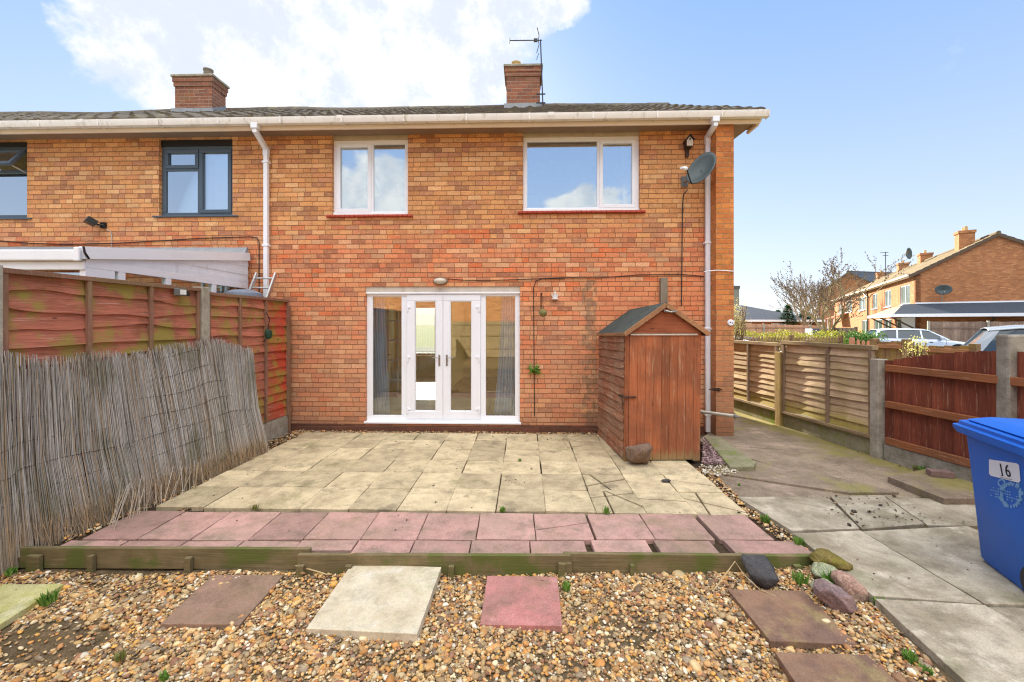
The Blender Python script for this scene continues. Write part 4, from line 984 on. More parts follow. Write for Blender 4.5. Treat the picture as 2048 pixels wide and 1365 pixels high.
# ------------------------------------------------------------------ pebbles
bmi = bmesh.new(); bmesh.ops.create_icosphere(bmi, subdivisions=2, radius=1); bmi.verts.ensure_lookup_table()
ICOV = np.array([v.co[:] for v in bmi.verts], np.float32); ICOF = np.array([[v.index for v in f.verts] for f in bmi.faces], np.int32); bmi.free()
bmi = bmesh.new(); bmesh.ops.create_icosphere(bmi, subdivisions=1, radius=1)
ICOV1 = np.array([v.co[:] for v in bmi.verts], np.float32); ICOF1 = np.array([[v.index for v in f.verts] for f in bmi.faces], np.int32); bmi.free()
NR = np.random.default_rng(11)
def pebbles(name, pts, size, mat, flat=(.35, .7), low=False, clumpy=True):
    """pts: n x 3 positions; one object of loose stones"""
    V, Fc = (ICOV1, ICOF1) if low else (ICOV, ICOF); n = len(pts)
    var = []
    for k in range(10):
        w = V.copy()
        for q in range(4):
            dr_ = NR.normal(size=3); dr_ /= np.linalg.norm(dr_); s_ = V @ dr_; w *= (1-.34*np.clip(s_-.35, 0, 1))[:, None]
        w *= (1+NR.normal(size=len(V))*.045)[:, None]; var.append(w)
    var = np.array(var); sel = NR.integers(0, 10, n)
    sz = size*np.exp(NR.normal(size=n)*.40); S = np.stack([sz, sz*NR.uniform(.6, .95, n), sz*NR.uniform(*flat, n)], 1)
    w = var[sel]*S[:, None, :]
    yaw = NR.uniform(0, 2*np.pi, n); tl = NR.normal(size=n)*.38
    cy, sy, ct, st = np.cos(yaw), np.sin(yaw), np.cos(tl), np.sin(tl)
    y1 = w[:, :, 1]*ct[:, None]-w[:, :, 2]*st[:, None]; z1 = w[:, :, 1]*st[:, None]+w[:, :, 2]*ct[:, None]
    x2 = w[:, :, 0]*cy[:, None]-y1*sy[:, None]; y2 = w[:, :, 0]*sy[:, None]+y1*cy[:, None]
    A = np.stack([x2, y2, z1], 2)+np.asarray(pts, np.float32)[:, None, :]
    nv = len(V); fc = (Fc[None]+(np.arange(n)*nv)[:, None, None]).reshape(-1, 3)
    me = bpy.data.meshes.new(name); me.vertices.add(n*nv); me.vertices.foreach_set('co', A.reshape(-1).astype(np.float32))
    me.loops.add(len(fc)*3); me.loops.foreach_set('vertex_index', fc.reshape(-1).astype(np.int32)); me.polygons.add(len(fc))
    me.polygons.foreach_set('loop_start', np.arange(len(fc), dtype=np.int32)*3)
    me.update(calc_edges=True); me.polygons.foreach_set('use_smooth', np.ones(len(fc), bool))
    a_ = me.attributes.new('rnd', 'FLOAT', 'POINT'); a_.data.foreach_set('value', np.repeat(NR.random(n), nv).astype(np.float32))
    me.materials.append(mat); o = bpy.data.objects.new(name, me); C.objects.link(o); return o
def inpoly(P, poly):
    x, y = P[:, 0], P[:, 1]; ins = np.zeros(len(P), bool); n = len(poly)
    for i in range(n):
        x0, y0_ = poly[i]; x1, y1_ = poly[(i+1) % n]
        cnd = ((y0_ > y) != (y1_ > y)) & (x < (x1-x0)*(y-y0_)/(y1_-y0_+1e-12)+x0); ins ^= cnd
    return ins
def scatter(poly, dens, z, jz=.006):
    poly = [tuple(p[:2]) for p in poly]; xs = [p[0] for p in poly]; ys = [p[1] for p in poly]; A_ = (max(xs)-min(xs))*(max(ys)-min(ys))
    n = int(A_*dens); P = np.stack([NR.uniform(min(xs), max(xs), n), NR.uniform(min(ys), max(ys), n)], 1); P = P[inpoly(P, poly)]
    zz = (z(P) if callable(z) else z)+NR.uniform(-jz, jz, len(P)); return np.column_stack([P, zz])
def pebble_mat(name, cols, dirt=None):
    m, t, b = new_mat(name); r = t.attr('rnd'); o = t.obj(); k = len(cols)
    cc = t.ramp(r, [(i/k, q) for i, q in enumerate(cols)], 'CONSTANT')
    cc = t.mix(1, cc, t.ramp(t.white(t.vec(r, 1, 2)), [(0, .66), (.6, 1.0), (1, 1.25)]), 'MULTIPLY')
    cc = t.mix(1, cc, t.ramp(t.noise(o, 70, 4, .7), [(.3, .8), (.7, 1.2)]), 'MULTIPLY')
    if dirt: cc = t.mix(t.m('MULTIPLY', t.step(t.noise(o, 2.0, 5, .65), .55, .72), dirt[1]), cc, dirt[0])
    t.put(b.inputs['Base Color'], cc); b.inputs['Roughness'].default_value = .62; b.inputs['Specular IOR Level'].default_value = .35; return m
M_peb = pebble_mat('mixed river pebbles', [c(198,162,108), c(180,130,84), c(208,180,132), c(164,136,98), c(142,108,78), c(190,144,88), c(214,196,158), c(140,124,102), c(192,150,98), c(168,138,100), c(200,168,116), c(124,102,78), c(216,206,184), c(192,136,76), c(152,110,84), c(184,164,124), c(206,158,84), c(174,150,110)], (c(120,104,66), .35))
zf_ = lambda P: -.135+.072*np.clip((P[:, 0]-1.65)/.4, 0, 1)+.010*np.sin(P[:, 0]*2.3+P[:, 1]*1.7)+.008*np.sin(P[:, 0]*5.1-P[:, 1]*4.3)
# bare silty patches where pebbles thin out
holes = [(Gp((1180,1240),(1260,1215),(1330,1240),(1290,1290),(1200,1290), z=-.13), .55), (Gp((600,1130),(680,1150),(640,1190),(560,1170), z=-.13), .5), (Gp((700,1300),(820,1290),(900,1340),(760,1365), z=-.13), .35), (Gp((0,1330),(0,1250),(150,1235),(240,1262),(130,1330), z=-.13), .85), (Gp((330,1190),(380,1165),(440,1180),(380,1215), z=-.13), .6)]
def thin(P):
    keep = np.ones(len(P), bool)
    for pl, pr in holes: keep &= ~(inpoly(P[:, :2], [tuple(q) for q in pl]) & (NR.random(len(P)) < pr))
    f_ = np.sin(P[:, 0]*2.1+1)+np.sin(P[:, 1]*3.7+P[:, 0]*1.3); keep &= ~((f_ > 1.55) & (NR.random(len(P)) < .35)); return P[keep]
edge = [(-3.95, 3.05), (2.22, 3.03), (2.26, 2.9), (2.10, 2.0), (2.05, 1.2), (-3.95, 1.2)]
vis = [(-3.7, 3.055), (2.23, 3.03), (2.26, 2.85), (2.07, 2.0), (2.05, 1.75), (-3.0, 1.75)]
P1 = thin(scatter(vis, 5200, zf_, .009)); P2 = thin(scatter(vis, 2300, lambda P: zf_(P)+.011, .005))
P3 = scatter([(-3.9, 1.75), (2.05, 1.75), (2.05, -2.0), (-3.9, -2.0)], 900, zf_)
strip = Gp((1500,1029),(1475,990),(1560,1060),(1690,1125),(1625,1113),(1560,1085))
P4 = scatter([tuple(p) for p in Gp((1486,1010),(1502,1029),(1620,1112),(1672,1112),(1583,1062),(1510,1000))], 2000, -.034, .006)
P5 = scatter([(-3.85, 3.3), (-3.42, 3.3), (-3.2, 4.4), (-3.12, 5.4), (-3.10, 6.66), (-3.42, 6.66), (-3.6, 5.0)], 1300, -.022, .01)
P6 = scatter([(-3.4, 6.46), (1.35, 6.37), (1.35, 6.53), (-3.4, 6.67)], 2200, -.018, .01)
P7 = scatter([tuple(p) for p in Gp((1390,932),(1420,932),(1480,992),(1506,1032),(1497,1030))], 2000, -.028, .006)
gp = pebbles('gravel', np.concatenate([P1, P2, P4, P5, P6, P7]), .0110, M_peb); tag(gp, kind='stuff')
gp2 = pebbles('gravel', P3, .016, M_peb, low=True); tag(gp2, kind='stuff')
pur = Gp((1405,880),(1462,933),(1440,945),(1403,928))
gp3 = pebbles('slate_chippings', scatter([tuple(p) for p in Gp((1406,876),(1425,880),(1468,930),(1404,930))], 3600, .012, .012), .0135, pebble_mat('purple slate chippings', [c(156,124,124), c(170,140,138), c(132,104,108), c(186,162,158)]), flat=(.3, .5), low=True); tag(gp3, kind='stuff')
MB().prism([tuple(p) for p in Gp((1405,874),(1424,878),(1468,932),(1404,932))], -.04, .004).build('chipping_soil', M_soil).__setitem__('kind', 'structure')
gp4 = pebbles('pale_grit', scatter([tuple(p) for p in Gp((1395,930),(1470,932),(1475,945),(1440,952),(1405,945))], 2600, .0, .008), .010, pebble_mat('pale grit', [c(214,204,182), c(190,178,150), c(226,220,206), c(164,148,120)]), low=True); tag(gp4, kind='stuff')

# ------------------------------------------------------------------ stepping slabs, edging boards
def step_slab(pxs, z, label, mat, th=.04, seed=0):
    pts = Gp(*pxs, z=z); cen = sum(pts, Vector((0, 0)))/len(pts)
    m_ = MB(); slab(m_, [p-cen for p in pts], z=0, th=th, gap=0, a=random.Random(seed).random())
    o = m_.build('stepping_slab', mat, None, bevel=.004); o.location = (cen.x, cen.y, z); return tag(o, label, 'paving slab', 'stepping slabs laid in the gravel')
M_st1 = stone_mat('worn pinkish slab', c(150,122,106), c(134,112,92), c(160,118,106), 3, moss=c(112,108,74), mossamt=.5, vrt=False)
M_st2 = stone_mat('pale cream slab', c(206,196,172), c(192,178,150), c(214,208,194), 3, moss=c(156,156,108), mossamt=.4, vrt=False, fine=.15)
M_st3 = stone_mat('pink scuffed slab', c(186,126,120), c(164,120,112), c(196,146,140), 3.5, moss=c(128,116,88), mossamt=.5, vrt=False)
M_st4 = stone_mat('brown mottled slab', c(142,112,90), c(120,96,84), c(152,136,92), 2.6, moss=c(124,116,58), mossamt=.5, vrt=False)
M_st5 = stone_mat('mossy yellow slab', c(196,190,138), c(172,172,96), c(212,206,176), 2.6, moss=c(160,164,58), mossamt=.6, vrt=False)
step_slab([(320,1248),(480,1250),(567,1152),(425,1150)], -.108, 'brownish pink stepping slab, second from the left fence', M_st1, seed=1)
step_slab([(612,1256),(835,1268),(883,1136),(703,1130)], -.078, 'thick pale cream stepping slab, largest in the gravel', M_st2, .055, seed=2)
step_slab([(960,1249),(1125,1254),(1115,1154),(974,1151)], -.106, 'square pink scuffed stepping slab in the middle of the gravel', M_st3, seed=3)
step_slab([(1540,1280),(1716,1288),(1607,1182),(1455,1178)], -.078, 'long mottled brown stepping slab in front of the dark boulder', M_st4, seed=4)
step_slab([(1600,1378),(1812,1378),(1733,1310),(1549,1302)], -.070, 'brownish pink stepping slab cut off by the bottom edge, right side', M_st4, seed=5)
step_slab([(-160,1300),(0,1250),(128,1168),(-60,1166)], -.105, 'mossy yellow stepping slab at the far left edge', M_st5, seed=6)
M_board = wood_mat('green weathered edging board', c(140,124,92), c(120,108,76), moss=c(88,100,44), mossamt=.85, pale=c(168,156,124), paleamt=.3, grain=.3)
def edging(x0, x1, y0_, y1_, zt_, label, pegs):
    t = thing('edging_board', label, 'edging', (0, 0, 0), group='timber edging along the patio')
    m_ = MB(); m_.bar((x0, y0_, zt_-.075), (x1, y1_, zt_-.075), .034, .15); m_.build('board', M_board, t, bevel=.004)
    for px_, h, tw in pegs:
        x = (px_-HX)/F*3.04; y = y0_+(y1_-y0_)*(x-x0)/(x1-x0)
        MB().obox((x, y-.040, zt_-.07+h/2-.05), (tw, .032, .16+h), (0, R(rnd.uniform(-4, 4)), R(rnd.uniform(-5, 5)))).build('peg', M_board, t, bevel=.003)
edging(-3.70, -1.47, 3.125, 3.105, .022, 'leftmost mossy timber edging board, highest of the three', [(55, .0, .10), (172, .0, .04), (370, -.01, .045)])
edging(-1.54, .42, 3.062, 3.05, .004, 'middle timber edging board with green algae in front of the pink slabs', [(603, -.02, .05), (700, -.02, .045), (903, -.02, .04), (1122, .0, .05)])
edging(.37, 2.24, 3.070, 3.035, .008, 'rightmost timber edging board ending at the pile of boulders', [(1136, -.01, .05), (1262, -.02, .03), (1588, -.01, .05)])

# ------------------------------------------------------------------ fences
M_fenceL = wood_mat('red stained waney board', c(178,108,86), c(152,96,72), moss=c(146,136,62), mossamt=.85, pale=c(200,158,142), paleamt=.7, axis='x', grain=.55, redzone=(c(196,62,34), 13.9, 14.5, .75))
M_fenceLb = wood_mat('weathered red batten', c(160,118,98), c(142,106,84), moss=c(132,120,82), mossamt=.4, pale=c(184,160,140), axis='z')
M_fenceR = wood_mat('brown waney board', c(208,184,150), c(188,164,132), moss=c(150,140,70), mossamt=.3, pale=c(190,168,140), paleamt=.4, axis='x', foot=(c(158,146,62), .28, .52, .25))
M_fenceRb = wood_mat('brown fence batten', c(158,134,112), c(140,118,96), pale=c(184,164,138), axis='z')
M_redboard = wood_mat('red brown close boards', c(128,68,48), c(112,58,42), pale=c(184,150,124), paleamt=.5, axis='z', grain=.35)
M_redrail = wood_mat('weathered orange rail', c(166,104,66), c(150,98,66), pale=c(196,164,130), paleamt=.6, axis='x')
M_greycap = wood_mat('grey top rail', c(176,152,118), c(150,128,102), moss=c(150,142,88), mossamt=.4, axis='x')

def waney(mb, x0, x1, z0, z1, n, seed, amp=.010, proud=.034, y=0.0):
    """overlapping boards with wavy lower edges; local front is -y"""
    rr = random.Random(seed); h = (z1-z0)/n; k = 26
    for i in range(n):
        zb_, zt_ = z0+i*h, z0+(i+1)*h+.040; p1, p2, p3 = rr.uniform(0, 6), rr.uniform(0, 6), rr.uniform(0, 6); am = amp*rr.uniform(.4, 1.5)
        P = [[], [], [], []]
        for j in range(k+1):
            f_ = j/k; x = x0+(x1-x0)*f_; wv = am*(math.sin(f_*5+p1)+.5*math.sin(f_*11+p2)+.25*math.sin(f_*23+p3)); zl = zb_+wv
            bow = .006*math.sin(f_*3+p2)
            P[0].append((x, y-.004+bow*.5, zt_)); P[1].append((x, y-proud+bow, zl+.001)); P[2].append((x, y-proud+.013+bow, zl)); P[3].append((x, y+.010, zt_))
        mb.grid(P, a=rr.random()); 
    return mb
def fence_frame(x0, x1, z0, z1, xs, y=-.0, bw=.038, bd=.030, cap=.05, capz=.035, mid=None):
    b_ = MB()
    for x in xs: b_.box(x-bw/2, x+bw/2, y-.024-bd, y-.020, z0, z1)
    return b_
# left fence
FL0 = Vector((-3.969-.073*8, -8, 0)); FL1 = Vector((-3.969+.073*6.62, 6.62, 0)); dv = FL1-FL0; LL = dv.length
t = thing('garden_fence', 'tall red stained waney fence with green algae along the left side of the patio', 'fence', FL0, math.atan2(dv.y, dv.x))
posY = [4.92-1.9*k for k in range(0, 7)]; lx = lambda Y: (Y+8)/14.62*LL
ends_ = [lx(6.60)] + [lx(Y) for Y in posY]; ZT = 2.06
for k in range(len(ends_)-1):
    b_, a_ = ends_[k]-(.035 if k == 0 else .06), ends_[k+1]+.06; zt_ = 2.015 if k == 0 else 2.05; n_ = 14 if k == 0 else 13
    p = waney(MB(), a_, b_, .26, zt_-.02, n_, 20+k, amp=.010 if k == 0 else .016).build('panel', M_fenceL, t, smooth=True, ang=40)
    nb = 4; xs = [a_+.02+(b_-a_-.04)*q/(nb-1) for q in range(nb)]
    each(fence_frame(a_, b_, .25, zt_-.02, xs), 'batten', M_fenceLb, p, bevel=.003)
    MB().box(a_, b_, -.06, .02, zt_-.02, zt_+.018).build('top_rail', M_fenceLb, p, bevel=.003)
    MB().box(a_, b_, -.03, .02, -.16, .25).build('gravel_board', M_concpost, t, bevel=.005)
for k, x in enumerate(ends_[1:]):
    MB().box(x-.055, x+.055, -.075, .055, -.2, 2.085).build('concrete_post', M_concpost, t, bevel=.008)
MB().box(lx(6.60)-.03, lx(6.60)+.02, -.045, .055, -.1, 1.93).build('wooden_post', M_fenceLb, t, bevel=.004)
fence_left = t
# solar lamp and green feeder on it
def on_fence(px, py, off=.06):
    """point on the left fence face seen at a pixel"""
    k = (px-HX)/F; n = Vector((1, -.073, 0)).normalized(); P0 = Vector((-3.969+off, 0, 0)); y = (P0.x)/(k-.073); return Vector((k*y, y, CH-(py-HY)/F*y))
ang = math.atan2(dv.y, dv.x)
p = on_fence(358, 585); t = thing('solar_lamp', 'small grey faceted solar lamp on the top of the red fence', 'lamp', p, ang)
MB().prism([(-.07, -.0), (-.045, -.05), (.045, -.05), (.07, 0)], -.038, .038).build('housing', plain('lamp grey housing', c(96,98,94), .5), t, bevel=.006)
MB().box(-.04, .03, -.058, -.051, -.026, .026).build('lens', plain('lamp white lens', c(224,226,222), .2), t)
MB().obox((.055, -.05, -.012), (.035, .03, .04), (0, R(20), 0)).build('sensor', M_black, t)
p = on_fence(530, 668); t = thing('hanging_feeder', 'dark green wreath like feeder hanging on the fence near the house', 'feeder', p, ang)
MB().lathe([(.012, -.075), (.05, -.06), (.062, -.01), (.052, .04), (.02, .065), (.006, .07)], 14, Matrix.Translation((0, -.05, 0)) @ Matrix.Scale(.7, 4, (0, 1, 0))).build('body', plain('green wire mesh', c(28,62,44), .7, var=.4, scale=60, bump=1), t, smooth=True)
MB().tube([(0, -.04, .06), (.01, -.06, .20), (-.03, -.04, .30), (-.04, -.01, .26)], .006, 6).tube([(-.04, -.03, -.08), (-.07, -.03, -.11)], .012, 6).build('hook', M_black, t)

# reed screen
M_reed = None
m, tt, b = new_mat('grey brown reed'); o_ = tt.obj(); r_ = tt.attr('rnd')
cc = tt.ramp(r_, [(0, c(170,167,160)), (.2, c(192,188,178)), (.38, c(154,148,138)), (.52, c(176,156,130)), (.62, c(198,197,194)), (.8, c(166,164,160)), (.90, c(114,106,92))], 'CONSTANT')
zz_ = tt.xyz(o_)[2]
cc = tt.mix(tt.m('MULTIPLY', tt.step(zz_, .40, .05), .40), cc, c(178,146,102))
cc = tt.mix(tt.m('MULTIPLY', tt.step(tt.noise(tt.scl(o_, 1, 1, .6), 2.4, 5), .52, .68), .45), cc, c(100,104,72))
cc = tt.mix(1, cc, tt.ramp(tt.noise(tt.scl(o_, 60, 60, 5), 2, 4, .7), [(.3, .72), (.7, 1.22)]), 'MULTIPLY')
tt.put(b.inputs['Base Color'], cc); b.inputs['Roughness'].default_value = .7; M_reed = m
t = thing('reed_screen', 'long weathered reed screen roll leaning against the lower half of the red fence', 'screen', (0, 0, 0))
rr = random.Random(99)
def lerp_tab(tab, x):
    for (x0, v0), (x1, v1) in zip(tab, tab[1:]):
        if x <= x1: return v0+(v1-v0)*max(0, (x-x0)/(x1-x0))
    return tab[-1][1]
topz = [(-2, 1.42), (3.1, 1.42), (3.5, 1.38), (4.3, 1.40), (4.85, 1.47), (5.0, 1.46), (5.35, 1.40), (5.62, 1.33), (5.7, 1.28)]
def botp(s_):  # s_: distance along fence of the top -> foot position
    tab = [(2.0, 2.3), (3.02, 3.05), (3.55, 3.58), (4.19, 4.22), (4.67, 4.66), (5.1, 5.05), (5.68, 5.52)]
    Y = lerp_tab(tab, s_); out = lerp_tab([(2.0, .06), (3.0, .12), (3.6, .26), (4.2, .33), (4.7, .34), (5.7, .40)], s_); return Vector((-3.969+.073*Y+out, Y, -.045 if Y > 3.1 else -.12))
mb = MB(); n_ = 2400
wire_rows = [[] for _ in range(9)]
for i in range(n_):
    s_ = 2.0+3.68*(i+rr.random()*.8)/n_
    layer = rr.choice((0, 0, 1)); top = Vector((-3.969+.073*s_+.085+layer*.008, s_, lerp_tab(topz, s_)))
    bot = botp(s_); bot.x += layer*.008
    zt_ = rr.uniform(-.10, .035) + .02*math.sin(s_*9) - (.12 if rr.random() < .08 else 0)
    tw = rr.gauss(0, .010); dvv = top-bot; st = .0 if rr.random() < .93 else rr.uniform(.02, .1)
    a_ = bot + dvv*st + Vector((rr.gauss(0, .006), rr.gauss(0, .02), 0)); e_ = top + dvv.normalized()*zt_ + Vector((rr.gauss(0, .005), tw*1.8, 0))
    if rr.random() < .03: e_.y += rr.uniform(-.07, .07)
    m1 = a_.lerp(e_, .45) + Vector((.03*math.sin(s_*3.1)+rr.gauss(0, .004)-.015, rr.gauss(0, .004), 0))
    r0 = rr.uniform(.0016, .0031)
    mb.tube([a_, m1, e_], [r0*1.05, r0, r0*.75], 4, cap=False, a=rr.random())
# loose splayed stalks near the foot
for i in range(46):
    Y = rr.uniform(3.55, 4.4); x = -3.969+.073*Y+rr.uniform(.25, .42); l = rr.uniform(.15, .38)
    mb.tube([(x+l*.30, Y-.1+rr.uniform(0, .2)-l*.3, -.03), (x-.02, Y+.1, l*.8)], .0028, 4, a=rr.random())
for i in range(520):
    s_ = rr.uniform(3.2, 5.6); p = botp(s_); l = rr.uniform(.10, .26)
    mb.tube([p+Vector((rr.uniform(.0, .05), rr.gauss(0, .02), 0)), p+Vector((rr.uniform(-.03, .02), rr.gauss(0, .03), l))], rr.uniform(.0018, .003), 4, cap=False, a=rr.choice((.45, .55, .6, .97)))
mb.build('reeds', M_reed, t, smooth=True, ang=80)
wr = MB()
for k in range(8):
    f_ = .06+.125*k; L_ = []
    for i in range(70):
        s_ = 2.0+3.66*i/69; top = Vector((-3.969+.073*s_+.085, s_, lerp_tab(topz, s_))); bt = botp(s_); p = bt.lerp(top, f_) + Vector((.03*math.sin(s_*3.1)*math.sin(f_*3)-.007+.006, 0, .012*math.sin(s_*7+k))); L_.append(p)
    wr.tube(L_, .0022, 4)
wr.build('binding_wire', M_cable, t)

# right fence: two brown waney panels and the lower red one
FR0 = Vector((3.85, 12.45, 0)); FR1 = Vector((4.59, 5.30, 0)); dv = FR1-FR0; LR = dv.length; angR = math.atan2(dv.y, dv.x)
t = thing('garden_fence', 'brown waney board fence along the passage right of the house', 'fence', FR0, angR)
lr = lambda Y: (12.45-Y)/7.15*LR
pY = [12.3, 10.5, 8.72, 6.95, 5.30]
for k in range(4):
    a_, b_ = lr(pY[k])+.06, lr(pY[k+1])-.06; zt_ = (1.30, 1.32, 1.345, 1.385)[k]
    p = waney(MB(), a_, b_, .26, zt_-.07, 11, 40+k, amp=.008, proud=.030).build('panel', M_fenceR, t, smooth=True, ang=40)
    xs = [a_+.02, (a_+b_)/2+.1, b_-.02]
    each(fence_frame(a_, b_, .25, zt_-.055, xs, bw=.045, bd=.035), 'batten', M_fenceRb, p, bevel=.003)
    MB().box(a_-.02, b_+.02, -.062, .02, zt_-.055, zt_).build('top_rail', M_greycap, p, bevel=.003)
    MB().box(a_, b_, -.075, .0, .215, .255).build('bottom_rail', M_greycap, p, bevel=.003)
    MB().box(a_, b_, -.03, .05, -.16, .214).build('gravel_board', M_mossk, t, bevel=.005)
for k, Y in enumerate(pY):
    x = lr(Y); last = k == 4
    MB().box(x-.055, x+.055, -.085, .05, -.2, 1.22 if last else 1.20).build('post', M_concpost if last else wood_mat('mossy post timber', c(186,158,106), c(170,146,90), moss=c(160,148,60), mossamt=.5, axis='z') if k == 3 else M_concpost, t, bevel=.006)
FQ0 = Vector((4.60, 5.24, 0)); FQ1 = Vector((4.74, 4.02, 0)); dv = FQ1-FQ0; LQ = dv.length
t = thing('garden_fence', 'low red brown close boarded fence with weathered rails behind the blue bin', 'fence', FQ0, math.atan2(dv.y, dv.x))
bd = MB(); nb = 12; Ltot = LQ*2.6
for i in range(nb*2+6):
    x0, x1 = Ltot*i/(nb*2+6), Ltot*(i+1)/(nb*2+6)+.012; xm = min(x0/LQ, 1); zt_ = 1.215+.185*math.sin(min(1, xm*1.0)*math.pi/2)
    y_ = 0; a_ = rnd.random(); bd.add([(x0, -.003, .2), (x1, .012, .2), (x1, .018, .2), (x0, .014, .2), (x0, -.003, zt_-.004), (x1, .012, zt_), (x1, .018, zt_), (x0, .014, zt_-.004)], [(0,3,2,1),(4,5,6,7),(0,1,5,4),(1,2,6,5),(2,3,7,6),(3,0,4,7)], a=a_)
bd.build('boards', M_redboard, t)
for zr in (1.12, .68, .235): MB().box(.04, Ltot, -.052, -.006, zr-.04, zr+.04).build('rail', M_redrail, t, bevel=.005)
MB().box(.02, Ltot, -.04, .03, -.16, .192).build('gravel_board', M_concgate, t, bevel=.006)
p = at(1996, 670, 4.0); p.x += .10; t = MB().box(0, .55, 0, .12, -.2, p.z).build('concrete_pillar', M_concgate, None, bevel=.02); t.location = (p.x, p.y, 0); t.rotation_euler = (0, 0, R(-3)); tag(t, 'broad grey concrete pillar behind the blue wheelie bin', 'pillar')

# ------------------------------------------------------------------ shed
M_shed = wood_mat('orange brown shed boards', c(166,98,62), c(142,86,58), pale=c(190,158,124), paleamt=.6, axis='z', grain=.28, foot=(c(142,124,84), .03, .16, .22))
M_shedh = wood_mat('worn shed side boards', c(146,94,68), c(150,118,94), pale=c(196,176,154), paleamt=.95, axis='y', grain=.4)
M_shedg = wood_mat('shed gable boards', c(160,92,60), c(146,84,56), pale=c(196,150,110), paleamt=.3, axis='x')
M_felt = stone_mat('grey green roofing felt', c(78,86,84), c(66,74,74), c(96,102,94), 6, moss=c(92,98,70), mossamt=.4, vrt=False, fine=.3)
M_trimw = wood_mat('weathered shed trim', c(166,120,82), c(146,108,78), pale=c(206,186,160), paleamt=.6, axis='y')
A = G(1250, 923); B = G(1404, 925); W_ = (B-A).length; sh = thing('garden_shed', 'narrow orange brown wooden shed with a felt apex roof against the house wall', 'shed', A, R(2.2))
Dp = 1.30; he = 1.575; hp = 1.90; lean = Matrix.Identity(4); lean[0][2] = .012; lean[2][1] = -.03   # it leans a little
def SB(): return MB()
def fin(mb, *a, **k):
    mb.v = [tuple(lean @ Vector(p)) for p in mb.v]; return mb.build(*a, **k)
m_ = SB(); n_ = 8; cs = [.035+(W_-.09-.035)*i/n_ for i in range(n_+1)]
for i in range(n_): m_.box(cs[i]+.0012, cs[i+1]-.0012, -.018+rnd.uniform(-.001, .001), .0, .015, he-.045, a=rnd.random())
dd = fin(m_, 'door', M_shed, sh, bevel=.0025)
m_ = SB().box(0, .033, -.012, .03, 0, he-.02, a=.3).box(W_-.088, W_-.0, -.015, .03, 0, he-.02, a=.8).box(-.014, -.001, -.012, .05, 0, he-.04, a=.6); fin(m_, 'corner_post', M_shed, sh, bevel=.003)
m_ = SB(); n_ = 14
for i in range(n_):
    z0_ = .03+(he-.06)*i/n_; z1_ = z0_+(he-.06)/n_+.015; P = []
    for x, z in ((-.006, z1_), (-.024, z0_), (-.010, z0_-.002), (.004, z1_)):
        P.append([(x+.002*math.sin(j*.9+i), .02+(Dp-.02)*j/12, z+(.004*math.sin(j*1.1+i*2) if z < z1_ else 0)) for j in range(13)])
    m_.grid([list(reversed(q)) for q in P], a=rnd.random())
fin(m_, 'side_cladding', M_shedh, sh)
m_ = SB().box(W_-.012, W_, .03, Dp, .0, he).box(.005, W_-.012, Dp-.015, Dp, 0, he); fin(m_, 'back_and_right_wall', M_shedh, sh)
m_ = SB(); xm = W_/2; zt_ = hp-.02
for i in range(3):
    a_, b_ = he-.03+i*.125, he-.03+(i+1)*.125+.01; hw = lambda z: max(.0, (zt_-z)/(zt_-he+.03)*(W_/2+.0))
    b_ = min(b_, zt_); m_.prism_y([(xm-hw(a_), a_), (xm+hw(a_), a_), (xm+hw(b_), b_), (xm-hw(b_), b_)] if hw(b_) > 0 else [(xm-hw(a_), a_), (xm+hw(a_), a_), (xm, b_)], -.030+.007*i, -.004, a=rnd.random())
fin(m_, 'gable', M_shedg, sh, bevel=.002)
fin(SB().box(.04, W_-.05, -.032, -.018, he-.055, he-.035, a=.9), 'drip_strip', plain('white worn strip', c(206,190,170), .8, var=.2, scale=30), sh)
ov = .055; m_ = SB(); felt = SB(); tr = SB()
for sgn in (-1, 1):
    xe = xm+sgn*(W_/2+ov+(.02 if sgn > 0 else -.01)); ze = he-.035
    a_, b_ = (xe, ze), (xm, hp)
    pts = [(xe, ze), (xm, hp), (xm, hp+.016), (xe, ze+.016)]
    if sgn > 0: pts = [pts[1], pts[0], pts[3], pts[2]]
    felt.prism_y(pts, -.055, Dp+.02)
    dvx = Vector((xm-xe, 0, hp-ze)); nrm = Vector((-dvx.z, 0, dvx.x)).normalized()*(1 if sgn < 0 else -1)
    tr.bar(Vector((xe, -.065, ze-.012)), Vector((xm, -.065, hp-.012)), .016, .055, up=tuple(nrm), a=.4 if sgn < 0 else .7)
    tr.bar(Vector((xe, -.06, ze-.006)), Vector((xe, Dp, ze-.006)), .014, .04, a=.2)
rf = fin(felt, 'roof', M_felt, sh); fin(tr, 'barge_board', M_trimw, sh, bevel=.003)
fin(SB().tube([(xm-.01, -.08, hp-.09), (xm+.05, -.10, hp-.105), (xm+.11, -.085, hp-.095)], .012, 8).obox((xm+.0, -.06, hp-.088), (.05, .02, .03)), 'hook', M_steel, sh)
u_ = .0; zz = 1.66-(795-HY)/F*5.1
fin(SB().box(-.05, -.026, .04, .14, zz-.012, zz+.012).box(-.052, .12, -.034, -.020, zz-.008, zz+.008).tube([(.085, -.03, zz), (.085, -.06, zz)], .008, 8).tube([(-.03, .03, zz), (-.04, .0, zz-.06), (-.03, .02, zz-.16)], .004, 5), 'hasp', plain('rusty iron', None), sh)

